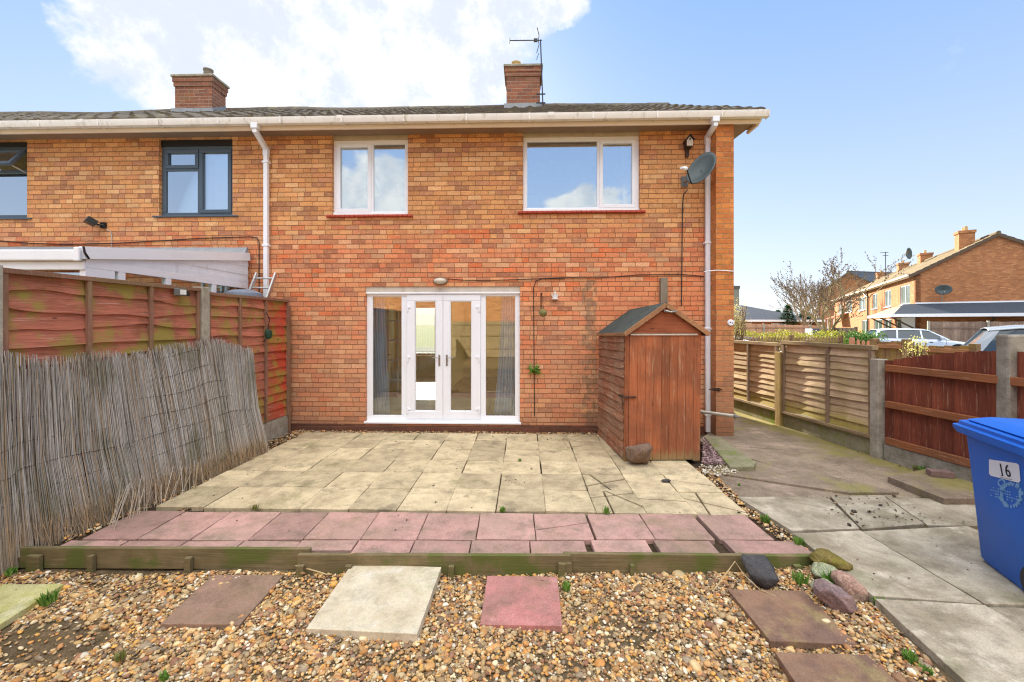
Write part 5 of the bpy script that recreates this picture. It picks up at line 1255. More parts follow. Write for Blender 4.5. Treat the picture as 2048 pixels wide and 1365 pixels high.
# ------------------------------------------------------------------ wheelie bin
M_bin = plain('blue bin plastic', c(16,98,200), .45, var=.08, scale=4, dirt=(c(70,112,168), .35), bump=.1)
A = G(1957, 1118); bn = thing('wheelie_bin', 'blue wheelie bin numbered 16 cut off by the right edge', 'bin', A, R(-20.7))
def ring(x0, x1, y0_, y1_, z, r=.035, n=4):
    out = []
    for cx_, cy_, a0 in ((x1-r, y1_-r, 0), (x0+r, y1_-r, 90), (x0+r, y0_+r, 180), (x1-r, y0_+r, 270)):
        for k in range(n+1): t_ = R(a0+90*k/n); out.append((cx_+r*math.cos(t_), cy_+r*math.sin(t_), z))
    return out
zr = .905
P = [ring(.02, .45, -.48, -.02, .0), ring(.0, .47, -.50, .0, .03), ring(-.028, .50, -.56, .028, .50), ring(-.050, .525, -.60, .052, zr-.06), ring(-.052, .527, -.602, .054, zr)]
m_ = MB().grid(P, closed=True); m_.f.append(tuple(reversed(range(20)))); m_.f.append(tuple(range(80, 100))); m_.f = [tuple(f) for f in m_.f]
m_.build('body', M_bin, bn, smooth=True, ang=50)
P = [ring(-.062, .537, -.612, .066, zr-.035, .04), ring(-.084, .56, -.63, .10, zr-.03, .045), ring(-.086, .562, -.632, .15, zr-.005, .045), ring(-.086, .562, -.632, .15, zr+.018, .045), ring(-.068, .545, -.61, .12, zr+.028, .045),
     ring(-.066, .543, -.61, .115, zr+.050, .045), ring(-.050, .53, -.60, .08, zr+.060, .045)]
m_ = MB().grid(P, closed=True); m_.f.append(tuple(reversed(range(20)))); m_.f.append(tuple(range(120, 140)))
ld = m_.build('lid', M_bin, bn, smooth=True, ang=28)
P = [ring(-.040, .52, -.59, .055, zr+.061, .05), ring(-.046, .526, -.60, .062, zr+.072, .05), ring(.0, .48, -.56, -.02, zr+.105, .08), ring(.08, .40, -.48, -.10, zr+.115, .09)]
m_ = MB().grid(P, closed=True); m_.f.append(tuple(range(60, 80))); m_.build('lid_crown', M_bin, ld, smooth=True, ang=30)
for x in (.02, .45): MB().lathe([(.03, -.03), (.10, -.03), (.105, 0), (.10, .03), (.03, .03)], 24, Matrix.Translation((x, -.50, .10)) @ Matrix.Rotation(R(90), 4, 'Y')).build('wheel', M_black, bn, smooth=True)
MB().tube([(.0, -.70, zr+.0), (.47, -.70, zr+.0)], .016, 10).bar((.05, -.62, zr-.01), (.05, -.70, zr), .03, .03).bar((.42, -.62, zr-.01), (.42, -.70, zr), .03, .03).build('handle', M_bin, bn)
# sticker with number on the side face
Rz = Matrix.Rotation(R(-20.7), 4, 'Z'); Mi = (Matrix.Translation(A) @ Rz).inverted()
def on_bin(px, py, off=0.0):
    o_ = Mi @ Vector((0, 0, CH)); d_ = Mi.to_3x3() @ Vector(((px-HX)/F, 1, (HY-py)/F)); n_ = Vector((1, 0, .0585)); p0 = Vector((-off, 0, 0)); k = (p0-o_).dot(n_)/d_.dot(n_); return o_+d_*k
def bin_quad(mb, pts, off): 
    mb.add([on_bin(x, y, off) for x, y in pts], [tuple(range(len(pts)))])
q = MB(); P_ = [(1978,919),(2033,927),(2038,931),(2041,962),(2037,966),(1982,952),(1978,948)]
bin_quad(q, P_, .003); bin_quad(q, list(P_), .001); st = q.build('number_sticker', plain('white vinyl sticker', c(216,224,236), .4, var=.03), bn)
tx = bpy.data.curves.new('n', 'FONT'); tx.body = '16'; tx.size = .092; tx.extrude = .0008; tx.space_character = 1.12; tx.align_x = 'CENTER'; tx.align_y = 'CENTER'
to = bpy.data.objects.new('n', tx); C.objects.link(to); bpy.context.view_layer.update()
me = bpy.data.meshes.new_from_object(to.evaluated_get(bpy.context.evaluated_depsgraph_get())); bpy.data.objects.remove(to)
num = bpy.data.objects.new('number', me); C.objects.link(num); num.parent = st; me.materials.clear(); me.materials.append(plain('dark print', c(30,34,44), .6))
cen_ = on_bin(2009, 942, .005); ex_ = (on_bin(2030, 946.2, .005)-on_bin(1988, 938, .005)).normalized(); nn_ = Vector((-1, 0, -.0585)).normalized(); ey_ = nn_.cross(ex_).normalized()
if ey_.z < 0: ey_ = -ey_
num.matrix_local = Matrix(((ex_.x*1.1, ey_.x*1.15, nn_.x, cen_.x), (ex_.y*1.1, ey_.y*1.15, nn_.y, cen_.y), (ex_.z*1.1, ey_.z*1.15, nn_.z, cen_.z), (0, 0, 0, 1)))
q = MB()   # serifs of the 1 and a thin printed line at the foot of the sticker
for (dx_, dy_, w_, h_) in ((-.030, -.0335, .026, .004),): 
    for off in (.0,): q.add([cen_+ex_*(dx_+sx*w_/2)+ey_*(dy_+sy*h_/2)+nn_*.001 for sx, sy in ((-1,-1),(1,-1),(1,1),(-1,1))], [(0,1,2,3)])
for i in range(16): q.add([cen_+ex_*(-.055+i*.0072+sx*.0024)+ey_*(-.047+sy*.0016)-nn_*.001 for sx, sy in ((-1,-1),(1,-1),(1,1),(-1,1))], [(0,1,2,3)])
q.build('print_marks', plain('dark print', None), st)
q = MB(); rr = random.Random(4)
for k in range(46):   # scuffed pale ring and faded lines
    a0 = 2*math.pi*k/46; r0, r1 = 27+rr.uniform(-3, 2), 36+rr.uniform(-3, 5)
    if rr.random() < .86: bin_quad(q, [(2022+r0*.62*math.cos(a0), 990+r0*math.sin(a0)*.72), (2022+r1*.62*math.cos(a0), 990+r1*math.sin(a0)*.72), (2022+r1*.62*math.cos(a0+.15), 990+r1*math.sin(a0+.15)*.72), (2022+r0*.62*math.cos(a0+.15), 990+r0*math.sin(a0+.15)*.72)], .002)
for k in range(16):
    a0 = 2*math.pi*k/16; bin_quad(q, [(2003+5*math.cos(a0), 966+5*math.sin(a0)), (2003+8*math.cos(a0), 966+8*math.sin(a0)), (2003+8*math.cos(a0+.4), 966+8*math.sin(a0+.4)), (2003+5*math.cos(a0+.4), 966+5*math.sin(a0+.4))], .002)
for r_i in range(4):
    for k in range(12):
        x = 1981+k*4.6; y = 973+r_i*5.5+k*1.25
        if rr.random() < .8: bin_quad(q, [(x, y), (x+3.2, y+.8), (x+3.2, y+3.2), (x, y+2.4)], .002)
q.build('scuff_marks', plain('pale scuffed print', c(110,164,214), .6, var=.3, scale=60), bn)

# ------------------------------------------------------------------ boulders
def boulder(px, py, z, size, label, mat, rot=(0, 0, 0), seed=0, facet=4, cut=.30):
    rr = random.Random(seed); bm = bmesh.new(); bmesh.ops.create_icosphere(bm, subdivisions=4, radius=1)
    pl = [Vector((rr.gauss(0, 1), rr.gauss(0, 1), rr.gauss(0, 1))).normalized() for _ in range(facet+5)]
    from mathutils import noise
    for v in bm.verts:
        p = v.co.copy()
        for k, n in enumerate(pl):
            d_ = p.dot(n); lim = 1-cut*(.3+.7*((k*37 % 11)/11))
            if d_ > lim: p -= n*(d_-lim)*.97
        p *= 1+.10*noise.noise(p*1.9+Vector((seed, 0, 0)))+.035*noise.noise(p*5+Vector((0,seed,0)))+.012*noise.noise(p*14)
        v.co = Vector((p.x*size[0], p.y*size[1], p.z*size[2]))
    me = bpy.data.meshes.new('boulder'); bm.to_mesh(me); bm.free(); me.materials.append(mat); me.polygons.foreach_set('use_smooth', [True]*len(me.polygons))
    o = bpy.data.objects.new('boulder', me); C.objects.link(o); o.rotation_euler = rot; g_ = G(px, py, z); o.location = g_ + Vector((0, size[1]*.6, size[2]*.78)); return tag(o, label, 'boulder')
R1 = stone_mat('grey brown boulder', c(132,110,94), c(112,96,84), c(150,126,104), 8, moss=c(132,120,84), mossamt=.3, fine=.55, bump=1.0, vrt=False)
R2 = stone_mat('dark slate boulder', c(72,70,70), c(56,58,62), c(96,88,80), 8, fine=.55, bump=1.0, vrt=False, rough=.7, spec=.4)
R3 = stone_mat('mossy boulder', c(128,112,66), c(108,100,50), c(140,126,84), 12, moss=c(112,112,36), mossamt=.8, fine=.55, bump=1.0, vrt=False)
R4 = stone_mat('pale green boulder', c(166,168,140), c(148,154,118), c(182,180,156), 12, fine=.55, bump=1.0, vrt=False)
R5 = stone_mat('pinkish boulder', c(170,140,124), c(152,122,108), c(188,162,146), 14, fine=.55, bump=1.0, vrt=False)
R6 = stone_mat('purple grey boulder', c(140,116,112), c(118,98,98), c(170,148,136), 11, fine=.55, bump=1.0, vrt=False, spec=.4, rough=.6)
boulder(1283, 935, .0, (.175, .14, .175), 'rounded grey brown boulder at the foot of the shed door', R1, (R(4), 0, R(20)), 3, 6, .5)
boulder(1536, 1176, -.11, (.145, .13, .115), 'large dark slate boulder against the edging board', R2, (R(12), R(22), R(-15)), 5, 8, .62)
boulder(1672, 1143, -.02, (.125, .10, .055), 'flat mossy boulder topmost of the pile at the board end', R3, (0, R(6), R(-15)), 7)
boulder(1660, 1166, -.07, (.085, .08, .06), 'small pale green boulder in the middle of the pile', R4, (0, 0, R(30)), 9)
boulder(1655, 1196, -.08, (.07, .06, .055), 'pale grey green stone half hidden behind the purple boulder', R4, (0, 0, R(-30)), 10)
boulder(1712, 1197, -.06, (.112, .075, .062), 'pinkish grey boulder lying right of the pile on the path edge', R5, (0, R(28), R(-42)), 12, 4, .34)
boulder(1683, 1226, -.075, (.120, .085, .082), 'veined purple grey boulder nearest the camera in the pile', R6, (0, R(30), R(-30)), 14, 4, .36)
boulder(1723, 1208, -.07, (.06, .05, .04), 'small grey stone tucked beneath the pinkish boulder', R1, (0, 0, 0), 17)

t = tag(MB().box(-.10, .10, -.05, .05, 0, .062).build('loose_brick', plain('purple brown brick', c(128,104,98), .9, var=.2, scale=20, bump=.6), None, bevel=.006), 'single purple brown brick lying by the red fence foot', 'brick'); t.location = G(1880, 953, .05); t.location.z = .05; t.rotation_euler = (0, 0, R(-18))
# weeds
def weed(px, py, z, L, n, label, mat, seed, spread=.9, w=.006):
    m_ = blades(n, L, spread*.5, seed, w=w); o = m_.build('weed', mat); o.location = G(px, py, z); return tag(o, label, 'weed', 'small weeds growing between the slabs and pebbles')
W = [(1005,1024,0,.05,60,'grass tuft in the joint below the middle buff slabs',M_weed),(1212,1027,0,.06,60,'grass tuft in the slab joint right of the middle',M_weed),(509,1020,0,.06,34,'thin dull grass tuft at the left end of the slab joint',M_grass),
     (1040,923,0,.04,50,'small flat moss tuft in the patio joint before the doors',M_weed),(1531,1045,-.03,.07,90,'green weed between the patio and the concrete path',M_weed),(1598,1092,-.03,.08,80,'leafy weed against the edge of the concrete path slab',M_weed),
     (95,1208,-.11,.08,90,'bright green weed growing over the mossy yellow slab',M_weed),(1132,1180,-.11,.06,40,'little weed beside the square pink slab',M_weed),(20,1150,-.11,.06,50,'weed beside the fence under the left board',M_weed),
     (1664,1172,-.06,.10,90,'weed sprouting between the piled boulders',M_weed),(1600,1168,-.09,.09,50,'weed between the dark boulder and the pile',M_weed),(1758,1213,-.06,.07,70,'weed right of the pile against the path edge',M_weed),
     (1830,1275,-.06,.05,60,'low weed halfway down the path edge',M_weed),(1822,1325,-.06,.06,60,'low weed beside the cut off slab, right',M_weed),(1852,1350,-.06,.05,60,'weed at the bottom of the path edge',M_weed),
     (240,1320,-.12,.05,40,'yellow green weed in the pebbles at lower left',M_grass),(330,1360,-.12,.05,40,'weed in the pebbles at the bottom left edge',M_weed),(1478,972,0,.03,40,'moss tuft at the end of the shed kerb',M_weed),
     (1848,945,0,.09,60,'leafy weed at the foot of the red fence',M_weed),(1832,940,0,.07,50,'darker weed left of the leafy one at the red fence foot',M_grass)]
for i, (px, py, z, L, n, lb, mt) in enumerate(W): weed(px, py, z, L, n, lb, mt, 100+i)
# dry stalks and a stick
def stalk(pts, r, label, mat, cat='twig', name='dry_twig'):
    o = MB().tube(pts, [r*(1-.5*i/(len(pts)-1)) for i in range(len(pts))], 5).build(name, mat); return tag(o, label, cat)
M_straw = plain('dry straw stem', c(188,166,124), .8, var=.1); M_twig = plain('brown bare twig', c(120,96,70), .8)
stalk([G(1428,1180,-.10), G(1452,1148,-.03), G(1470,1123,.03), G(1488,1150,-.03), G(1520,1180,-.07), G(1570,1200,-.085)], .004, 'bent dry stem arching over the board beside the dark boulder', M_straw)
stalk([G(440,1120,-.10), G(470,1123,-.085), G(540,1118,-.10)], .014, 'short orange brown stick lying under the left board', plain('orange stick', c(176,120,72), .8))
stalk([G(580,1128,-.10), G(640,1145,-.09), G(655,1150,-.10)], .006, 'pale dry stem in front of the middle board end', M_straw)
stalk([G(690,1128,-.08), G(700,1108,.01), G(720,1103,.03)], .003, 'thin dry stem leaning on the board above the cream slab', M_straw)
stalk([G(855,1125,-.08), G(880,1128,-.09), G(902,1136,-.11)], .004, 'dry stem at the right corner of the cream slab', M_straw)
stalk([G(1195,862,.05), G(1160,845,.02), G(1125,880,.06), G(1135,895,.02), G(1165,892,.01)], .004, 'bare curled twig lying on the patio left of the shed', M_twig)
o = MB().lathe([(.004, -.05), (.016, -.035), (.018, .03), (.004, .05)], 10, Matrix.Rotation(R(90), 4, 'Y')).build('dark_stone', R2, None, smooth=True); o.location = G(1332, 962, .016); tag(o, 'small black stone lying on the patio in front of the shed', 'stone')
# small litter of dead leaves and soil crumbs
def crumbs(name, poly, dens, z, size, cols): 
    P = scatter([tuple(q) for q in poly], dens, z, .004); o = pebbles(name, P, size, pebble_mat(name+' stuff', cols), flat=(.15, .5), low=True); return tag(o, kind='stuff')
crumbs('leaf_litter', Gp((160,1075),(250,1060),(345,1018),(400,1000),(330,1060),(250,1090)), 2600, -.02, .013, [c(92,70,50), c(70,54,42), c(120,96,66), c(54,44,36), c(156,128,90)])
crumbs('leaf_litter', Gp((-100,1140),(300,1122),(1000,1128),(1500,1150),(1500,1142),(900,1118),(300,1112),(-100,1126)), 700, -.115, .011, [c(92,70,50), c(70,54,42), c(150,120,80)])
crumbs('leaf_litter', Gp((1700,900),(1770,925),(1940,985),(1940,960),(1780,905)), 260, .008, .012, [c(92,70,50), c(70,54,42), c(120,90,66)])
crumbs('soil_crumbs', [(-3.1, 3.3), (2.0, 3.2), (2.1, 6.3), (-3.0, 6.4)], 4.5, .006, .010, [c(80,70,50), c(64,58,42), c(100,96,60)])
crumbs('soil_crumbs', Gp((1600,990),(1800,990),(1940,1050),(1700,1055)), 160, .004, .010, [c(80,66,50), c(64,54,42), c(150,130,104)])
crumbs('soil_crumbs', Gp((1640,1100),(1900,1060),(2300,1200),(2000,1330)), 14, .005, .008, [c(130,80,60), c(90,70,56)])
# ------------------------------------------------------------------ beyond the fence
def far_house(name_label, P0, dirv, L, depth, ze, pitch, mat, tile, front_windows, chimneys, cat='house', gable_up=True, wcol=None, zg=-.16, extra=None, name='brick_house', endwall=None):
    """gabled row: P0 near front corner, dirv along the front, front on the left of dirv; local x along the front, y into the house"""
    rz = math.atan2(dirv.y, dirv.x); t = thing(name, name_label, cat, (P0.x, P0.y, 0), rz)
    hr = ze+math.tan(pitch)*depth/2
    mb = MB(); hl = [(a, b_, e, f_) for a, b_, e, f_, *_ in front_windows]
    wall_grid(mb, [0, L], [zg, ze], hl, 0, .25)
    s_ = -1
    mb.v = [(x, -y, z) for x, y, z in mb.v]; mb.f = [tuple(reversed(f)) for f in mb.f]
    for x in (0, L-.25):
        mb.prism_x([(-depth, zg), (-.001 if x else 0, zg), (-.001 if x else 0, ze), (-depth/2, hr), (-depth, ze)], x, x+.25)
    mb.box(.25, L-.25, -depth, -depth+.2, zg, ze)
    mb.build('wall', mat, t)
    for (a, b_, e, f_, *rest) in front_windows:
        n = rest[0] if rest else 2; fr = MB(); w_ = .07
        fr.box(a, b_, -.10, -.04, e, e+w_).box(a, b_, -.10, -.04, f_-w_, f_).box(a, a+w_, -.099, -.041, e+w_, f_-w_).box(b_-w_, b_, -.099, -.041, e+w_, f_-w_)
        for k in range(1, n): x = a+(b_-a)*k/n; fr.box(x-.04, x+.04, -.098, -.042, e+w_, f_-w_)
        fr.box(a-.05, b_+.05, -.03, .08, e-.06, e-.001)
        wf = fr.build('window', wcol or M_white, t)
        MB().box(a+w_, b_-w_, -.08, -.07, e+w_, f_-w_).build('pane', M_farglass, wf)
        MB().box(a+w_, a+w_+(b_-a)*.3, -.14, -.13, e+w_, f_-w_).box(b_-w_-(b_-a)*.25, b_-w_, -.14, -.13, e+w_, f_-w_).build('curtain', M_blind, wf)
    mb = MB(); oh = .35; nr = 12
    for sgn in (1, -1):
        for k in range(nr):
            a, b_ = k/nr, (k+1)/nr; q = lambda f_, l: (-depth/2+sgn*(depth/2+oh)*(1-f_), ze-oh*math.tan(pitch)+(hr-ze+oh*math.tan(pitch))*f_+.12+l)
            ya, za = q(a, .03); yb_, zb_ = q(b_, .0); yc, zc = q(a, -.02)
            seg = int(L/1.5)
            for j in range(seg):
                xa_, xb_ = -.12+(L+.24)*j/seg, -.12+(L+.24)*(j+1)/seg; w1_, w2_ = .02*math.sin(xa_*.7), .02*math.sin(xb_*.7)
                vs = [(xa_, ya, za+w1_), (xb_, ya, za+w2_), (xb_, yb_, zb_+w2_), (xa_, yb_, zb_+w1_), (xa_, yc, zc+w1_), (xb_, yc, zc+w2_)]
                mb.add(vs, [(0,1,2,3), (4,5,1,0)] if sgn > 0 else [(3,2,1,0), (0,1,5,4)], a=rnd.random())
    r_ = mb.build('roof', tile, t)
    MB().tube([(-.14, -depth/2, hr+.13), (L+.14, -depth/2, hr+.13)], .11, 8).build('ridge', tile, r_)
    vb = MB()
    for x in (-.13, L+.10):
        vb.bar((x, .36, ze-.20+.02), (x, -depth/2, hr+.02), .04, .20, up=(1, 0, 0)) if False else vb.prism_x([(oh, ze-oh*math.tan(pitch)-.08), (-depth/2, hr-.08), (-depth-oh, ze-oh*math.tan(pitch)-.08), (-depth-oh, ze-oh*math.tan(pitch)+.12), (-depth/2, hr+.12), (oh, ze-oh*math.tan(pitch)+.12)], x, x+.03)
    each(vb, 'barge_board', M_darkwood, t, n=12, m=8)
    MB().box(-.1, L+.1, .22, .30, ze-.20, ze-.02).box(-.1, L+.1, .301, .42, ze-.12, ze-.0).build('gutter', M_cream, t)
    for (x, y, w_, dd_, h, n) in chimneys:
        zt_ = hr+h; o = MB().box(x, x+w_, y-dd_, y, hr-1.2, zt_-.18).box(x-.05, x+w_+.05, y-dd_-.05, y+.05, zt_-.18, zt_).build('chimney', mat, t)
        for k in range(n): MB().lathe([(.10, 0), (.09, .28), (.0, .28)], 10, Matrix.Translation((x+w_*(k+.5)/n, y-dd_/2, zt_))).build('chimney_pot', M_pot, o)
    return t
M_farglass = plain('far window glass', c(92,108,100), .1, spec=.9)
M_darkwood = plain('dark brown board', c(96,80,66), .8)
P0 = Vector((26.2, 27.6)); P0 = Vector(((1831-HX)/F*27.6, 27.6)); dv = Vector((.51, .86)).normalized()
# front windows: upper floor (z 3.2-4.4) and ground floor, positions fitted along the facade
def fx(px):
    """distance along the far facade at a pixel column"""
    k = (px-HX)/F; return (k*P0.y-P0.x)/(dv.x-k*dv.y)
# facade faces -x side: local y axis of the thing is to the left of dirv = outwards
wn = []
for a, b_ in ((1800, 1820), (1769, 1782), (1745, 1754.5), (1718, 1731), (1692, 1704), (1677, 1684)): x1, x0 = fx(a), fx(b_); wn.append((x0, x1, 3.0, 4.35, 2))
for a, b_ in ((1724, 1737), (1748, 1764), (1768, 1783), (1792, 1815)): x1, x0 = fx(a), fx(b_); wn.append((x0, x1, .55 if a != 1748 else .0, 2.05, 2))
wn = sorted(wn)
terr = far_house('long brick terrace seen end on at the far right with a brown tiled roof', P0, dv, 42, 7.4, 4.9, R(30), M_farbrick, M_fartile, wn, [(1.7, -2.5, .75, .75, .70, 2), (13.5, -3.4, .85, .8, .85, 1), (20.5, -3.4, .85, .8, .85, 1), (30, -3.4, .85, .8, .85, 1)])
# black drain pipe on the facade, lean-to roof wrapping the gable, porches, dishes
xp = fx(1738.5); MB().tube([(xp-.9, .30, 4.6), (xp, .10, 4.1), (xp, .10, 0)], .06, 8).tube([(xp+.9, .30, 4.6), (xp, .10, 4.1)], .06, 8).build('drainpipe', M_black, terr)
zt_, zb_ = 2.95, 2.25
sl = MB(); sl.add([(-.02, .9, zb_), (-.02, -9, zb_+.0), (-.02, -9, zt_), (-.02, .0, zt_)], [(0,1,2,3)])
sl = MB().prism([(-.005, -11), (-.005, .6), (-1.5, 1.4), (-1.5, -11)], [zt_-.06, zt_-.06, zb_-.06, zb_-.06], [zt_, zt_, zb_, zb_]); sl.build('lean_to_roof', M_slate, terr)
M_pgrey = plain('pale worn lead roof', c(132,128,116), .8, var=.15)
MB().prism([(-1.5, 1.4), (-.004, .005), (6.0, .005), (6.0, 1.4)], [zb_-.06, zt_-.10, zt_-.10, zb_-.06], [zb_, zt_-.04, zt_-.04, zb_]).build('porch_roof', M_pgrey, terr)
MB().box(-1.56, -1.50, -11, 1.4, zb_-.16, zb_+.03).box(-1.50, 6.0, 1.40, 1.46, zb_-.16, zb_+.03).box(-.05, -.006, -11, .0, zt_+.0, zt_+.09).build('fascia', M_white, terr)
br = MB()
for y in (-3.2, -6.8, -9.8): br.bar((-.01, y, 1.3), (-1.3, y, zb_-.1), .10, .10).box(-1.4, -.01, y-.05, y+.05, zb_-.18, zb_-.08)
for x in (-.1, 3.0, 5.9): br.bar((x, .01, 1.3), (x, 1.3, zb_-.1), .09, .09)
br.build('bracket', M_darkwood, terr)
MB().box(-.02, 3.0, .02, .06, 0, 2.1).build('porch_door_panel', M_white, terr)
xr = fx(1690); pr = MB().prism_x([(.0, 2.9), (1.5, 2.3), (1.5, 2.36), (0, 2.98)], xr-2.5, xr+3.5).build('red_porch_roof', M_redtile, terr)
MB().box(xr-2.3, xr-2.2, 1.3, 1.4, 0, 2.3).box(xr+3.2, xr+3.3, 1.3, 1.4, 0, 2.3).box(xr-2.2, xr+3.2, 1.32, 1.38, 0, .9).build('porch_frame', M_white, terr)
M4 = terr.matrix_basis.copy()
def dish(label, loc, rz, s=.45):
    t = thing('satellite_dish', label, 'satellite dish', loc, rz)
    P = [[(s*r0*math.cos(2*math.pi*j/18), -.16*r0*r0*s*2, .8*s*r0*math.sin(2*math.pi*j/18)) for j in range(18)] for r0 in (0.02, .35, .7, 1)]
    o = MB().grid(P, closed=True).build('dish', M_dish, t, smooth=True); so = o.modifiers.new('s', 'SOLIDIFY'); so.thickness = .03
    MB().tube([(0, .03, 0), (0, .25, -.1), (0, .30, -.7)], .03, 6).tube([(0, 0, -.8*s), (0, -s*.9, -.3*s)], .02, 5).build('mount', M_steel, t)
Mt = Matrix.Translation((P0.x, P0.y, 0)) @ Matrix.Rotation(math.atan2(dv.y, dv.x), 4, 'Z')
q = at(1886, 580, 26.6); dish('grey satellite dish on the gable of the far right terrace', q, R(-35), .40)
q = at(1812, 508, 36.5); dish('satellite dish on a pole beside the second terrace chimney', q, R(30), .62)
o = MB().tube([(0, 0, 0), (0, 0, 2.6)], .035, 6).tube([(-.6, 0, 2.5), (.3, 0, 2.55)], .03, 5).tube([(-.3, 0, 2.2), (.3, 0, 2.2)], .03, 5).build('tv_aerial', M_aer); o.location = at(1771, 545, 46); o.location.z -= .4; tag(o, 'thin aerial above the third chimney of the far terrace', 'aerial')

# terrace further behind with a dark roof, hip roofed bungalow, tall grey block
Pq = at(1622, HY, 58).to_2d()
far_house('pink brick gabled house with a dark roof behind the bare tree', Vector(((1637-HX)/F*62, 62)), Vector((1, .22)).normalized(), 20, 9, 6.0, R(30), M_farbrick, M_slate, [(3, 4.5, 3.4, 4.8, 2)], [(10, -4, 1, .8, .8, 1)])
bz = R(6); Bc = at(1500, HY, 40); t = thing('bungalow', 'brown brick bungalow with a dark hipped roof left of the bare tree', 'bungalow', (Bc.x-1.5, 40, 0), bz)
w_, dd_, ze, hr = 5.2, 4.5, 1.95, 3.4
MB().box(-w_, w_-.4, -dd_+.4, dd_, -.2, ze).build('wall', M_farbrick, t)
rl = w_-4.4; MB().add([(-w_-.1, -dd_, ze), (w_, -dd_, ze), (w_, dd_+.4, ze), (-w_-.1, dd_+.4, ze), (-rl, 0, hr), (rl, 0, hr), ], [(0,1,5,4), (1,2,5), (2,3,4,5), (3,0,4), (3,2,1,0)]).build('roof', M_slate, t)
MB().box(-w_-.12, w_+.02, -dd_-.05, -dd_+.0, ze-.12, ze+.05).build('gutter', M_white, t)
fr = MB(); 
for k in range(2): fr.box(-2.8+3.4*k, -1.2+3.4*k, -dd_+.34, -dd_+.42, .8, 1.7)
fr.build('window', M_white, t)
t = thing('apartment_block', 'sliver of a tall grey building beyond the brick pier', 'building', at(1462, HY, 75)*1.0, R(4)); t.location.z = 0
MB().box(-6, 1.5, 0, 8, -.2, 1.66+(648-578)/F*75).build('wall', plain('grey render', c(128,130,124), .9), t)
MB().box(-6.1, 1.6, -.1, 8, 1.66+(648-578)/F*75, 1.66+(648-572)/F*75).build('parapet', plain('dark coping', c(90,88,84), .9), t)

# ---- boundary fences further off
M_pinkw = wood_mat('pinkish fence boards', c(200,156,124), c(186,142,112), pale=c(214,180,150), axis='z')
M_brownw = wood_mat('brown picket wood', c(146,116,84), c(128,100,72), moss=c(170,160,60), mossamt=.35, axis='z')
M_palep = wood_mat('salmon picket wood', c(214,150,118), c(200,138,106), axis='z')
def board_fence(label, A, B, h0, h1, mat, bw=.12, gap=0, top='flat', post=1.8, zb_=-.1, rails=(.3, .8), rmat=None, postmat=None, group=None, front=1):
    A, B = Vector(A), Vector(B); d_ = (B-A); L = d_.length; t = thing('picket_fence' if top == 'pick' else 'board_fence', label, 'fence', (A.x, A.y, 0), math.atan2(d_.y, d_.x), group)
    m_ = MB(); n = int(L/(bw+gap))
    for i in range(n):
        x = i*(bw+gap); h = h0+(h1-h0)*i/max(1, n-1)+rnd.uniform(-.012, .012)
        if top == 'pick': m_.prism_y([(x, zb_), (x+bw, zb_), (x+bw, h-.05), (x+bw/2, h), (x, h-.05)], -.012, .012, a=rnd.random())
        else: m_.box(x, x+bw-.004, -.01-.006*(i % 2), .012, zb_, h, a=rnd.random())
    m_.build('boards', mat, t)
    m_ = MB()
    for r_ in rails: m_.box(0, L, -.055 if front > 0 else .013, -.018 if front > 0 else .055, r_*h0-.04, r_*h0+.04)
    each(m_, 'rail', rmat or mat, t)
    k = int(L/post)+1
    for i in range(k+1):
        x = min(L, i*post); MB().box(x-.05, x+.05, -.08, .06, -.15, h0+(h1-h0)*x/L+.05).build('post', postmat or mat, t)
    return t
P2 = lambda px, Y: (((px-HX)/F*Y), Y)
board_fence('long pinkish board fence in front of the bungalow', P2(1440, 33), P2(1645, 31), 1.66-(646-HY)/F*33-.0, 1.66-(652-HY)/F*31, M_pinkw, bw=.15, post=3, postmat=M_concpost)
board_fence('brown picket fence in front of the yellow hedge', P2(1478, 16.5), P2(1681, 17.5), 1.66-(673-HY)/F*16.5, 1.66-(673-HY)/F*17.5, M_brownw, bw=.085, gap=.06, top='pick', post=2.4)
board_fence('short salmon picket fence behind the brown waney fence', P2(1704, 13.5), P2(1752, 13.0), 1.66-(679-HY)/F*13.5, 1.66-(681-HY)/F*13, M_palep, bw=.075, gap=.05, top='pick', post=1.8)
M_trel = wood_mat('orange brown rail fence', c(190,140,100), c(170,122,86), axis='x')
board_fence('low brown board fence between the salmon pickets and the yellow shrub', P2(1750, 9.2), P2(1814, 8.6), 1.66-(683-HY)/F*9.2, 1.66-(684-HY)/F*8.6, M_brownw, bw=.11, post=.95, rails=(.93, .5), rmat=M_trel, front=1)
board_fence('low brown board fence in front of the grey car', P2(1816, 8.3), P2(1950, 7.4), 1.66-(692-HY)/F*8.3, 1.66-(694-HY)/F*7.4, M_brownw, bw=.11, post=1.35, rails=(.95, .5), rmat=M_trel, front=1)
board_fence('tall grey brown board fence in front of the far right gable', (24.5, 25.0), (31.4, 20.9), 1.78, 1.78, wood_mat('grey brown tall boards', c(146,124,108), c(130,108,94), axis='z'), bw=.15, post=2.45, postmat=M_concpost)
board_fence('dark low board fence in front of the red porch', P2(1668, 26), P2(1712, 24.5), 1.66-(656-HY)/F*26, 1.66-(656-HY)/F*24.5, M_darkwood, bw=.15, post=2)
o = MB().box(-.55, .55, -.3, .3, -.15, 1.35).build('utility_cabinet', plain('dark grey cabinet', c(84,88,100), .5)); o.location = (*P2(1636, 27), 0); tag(o, 'dark grey cabinet standing left of the tree trunk', 'cabinet')
bm_ = MB().box(-.62, -.55, -.3, .3, -.15, 1.35).build('side_panel', M_white, o)

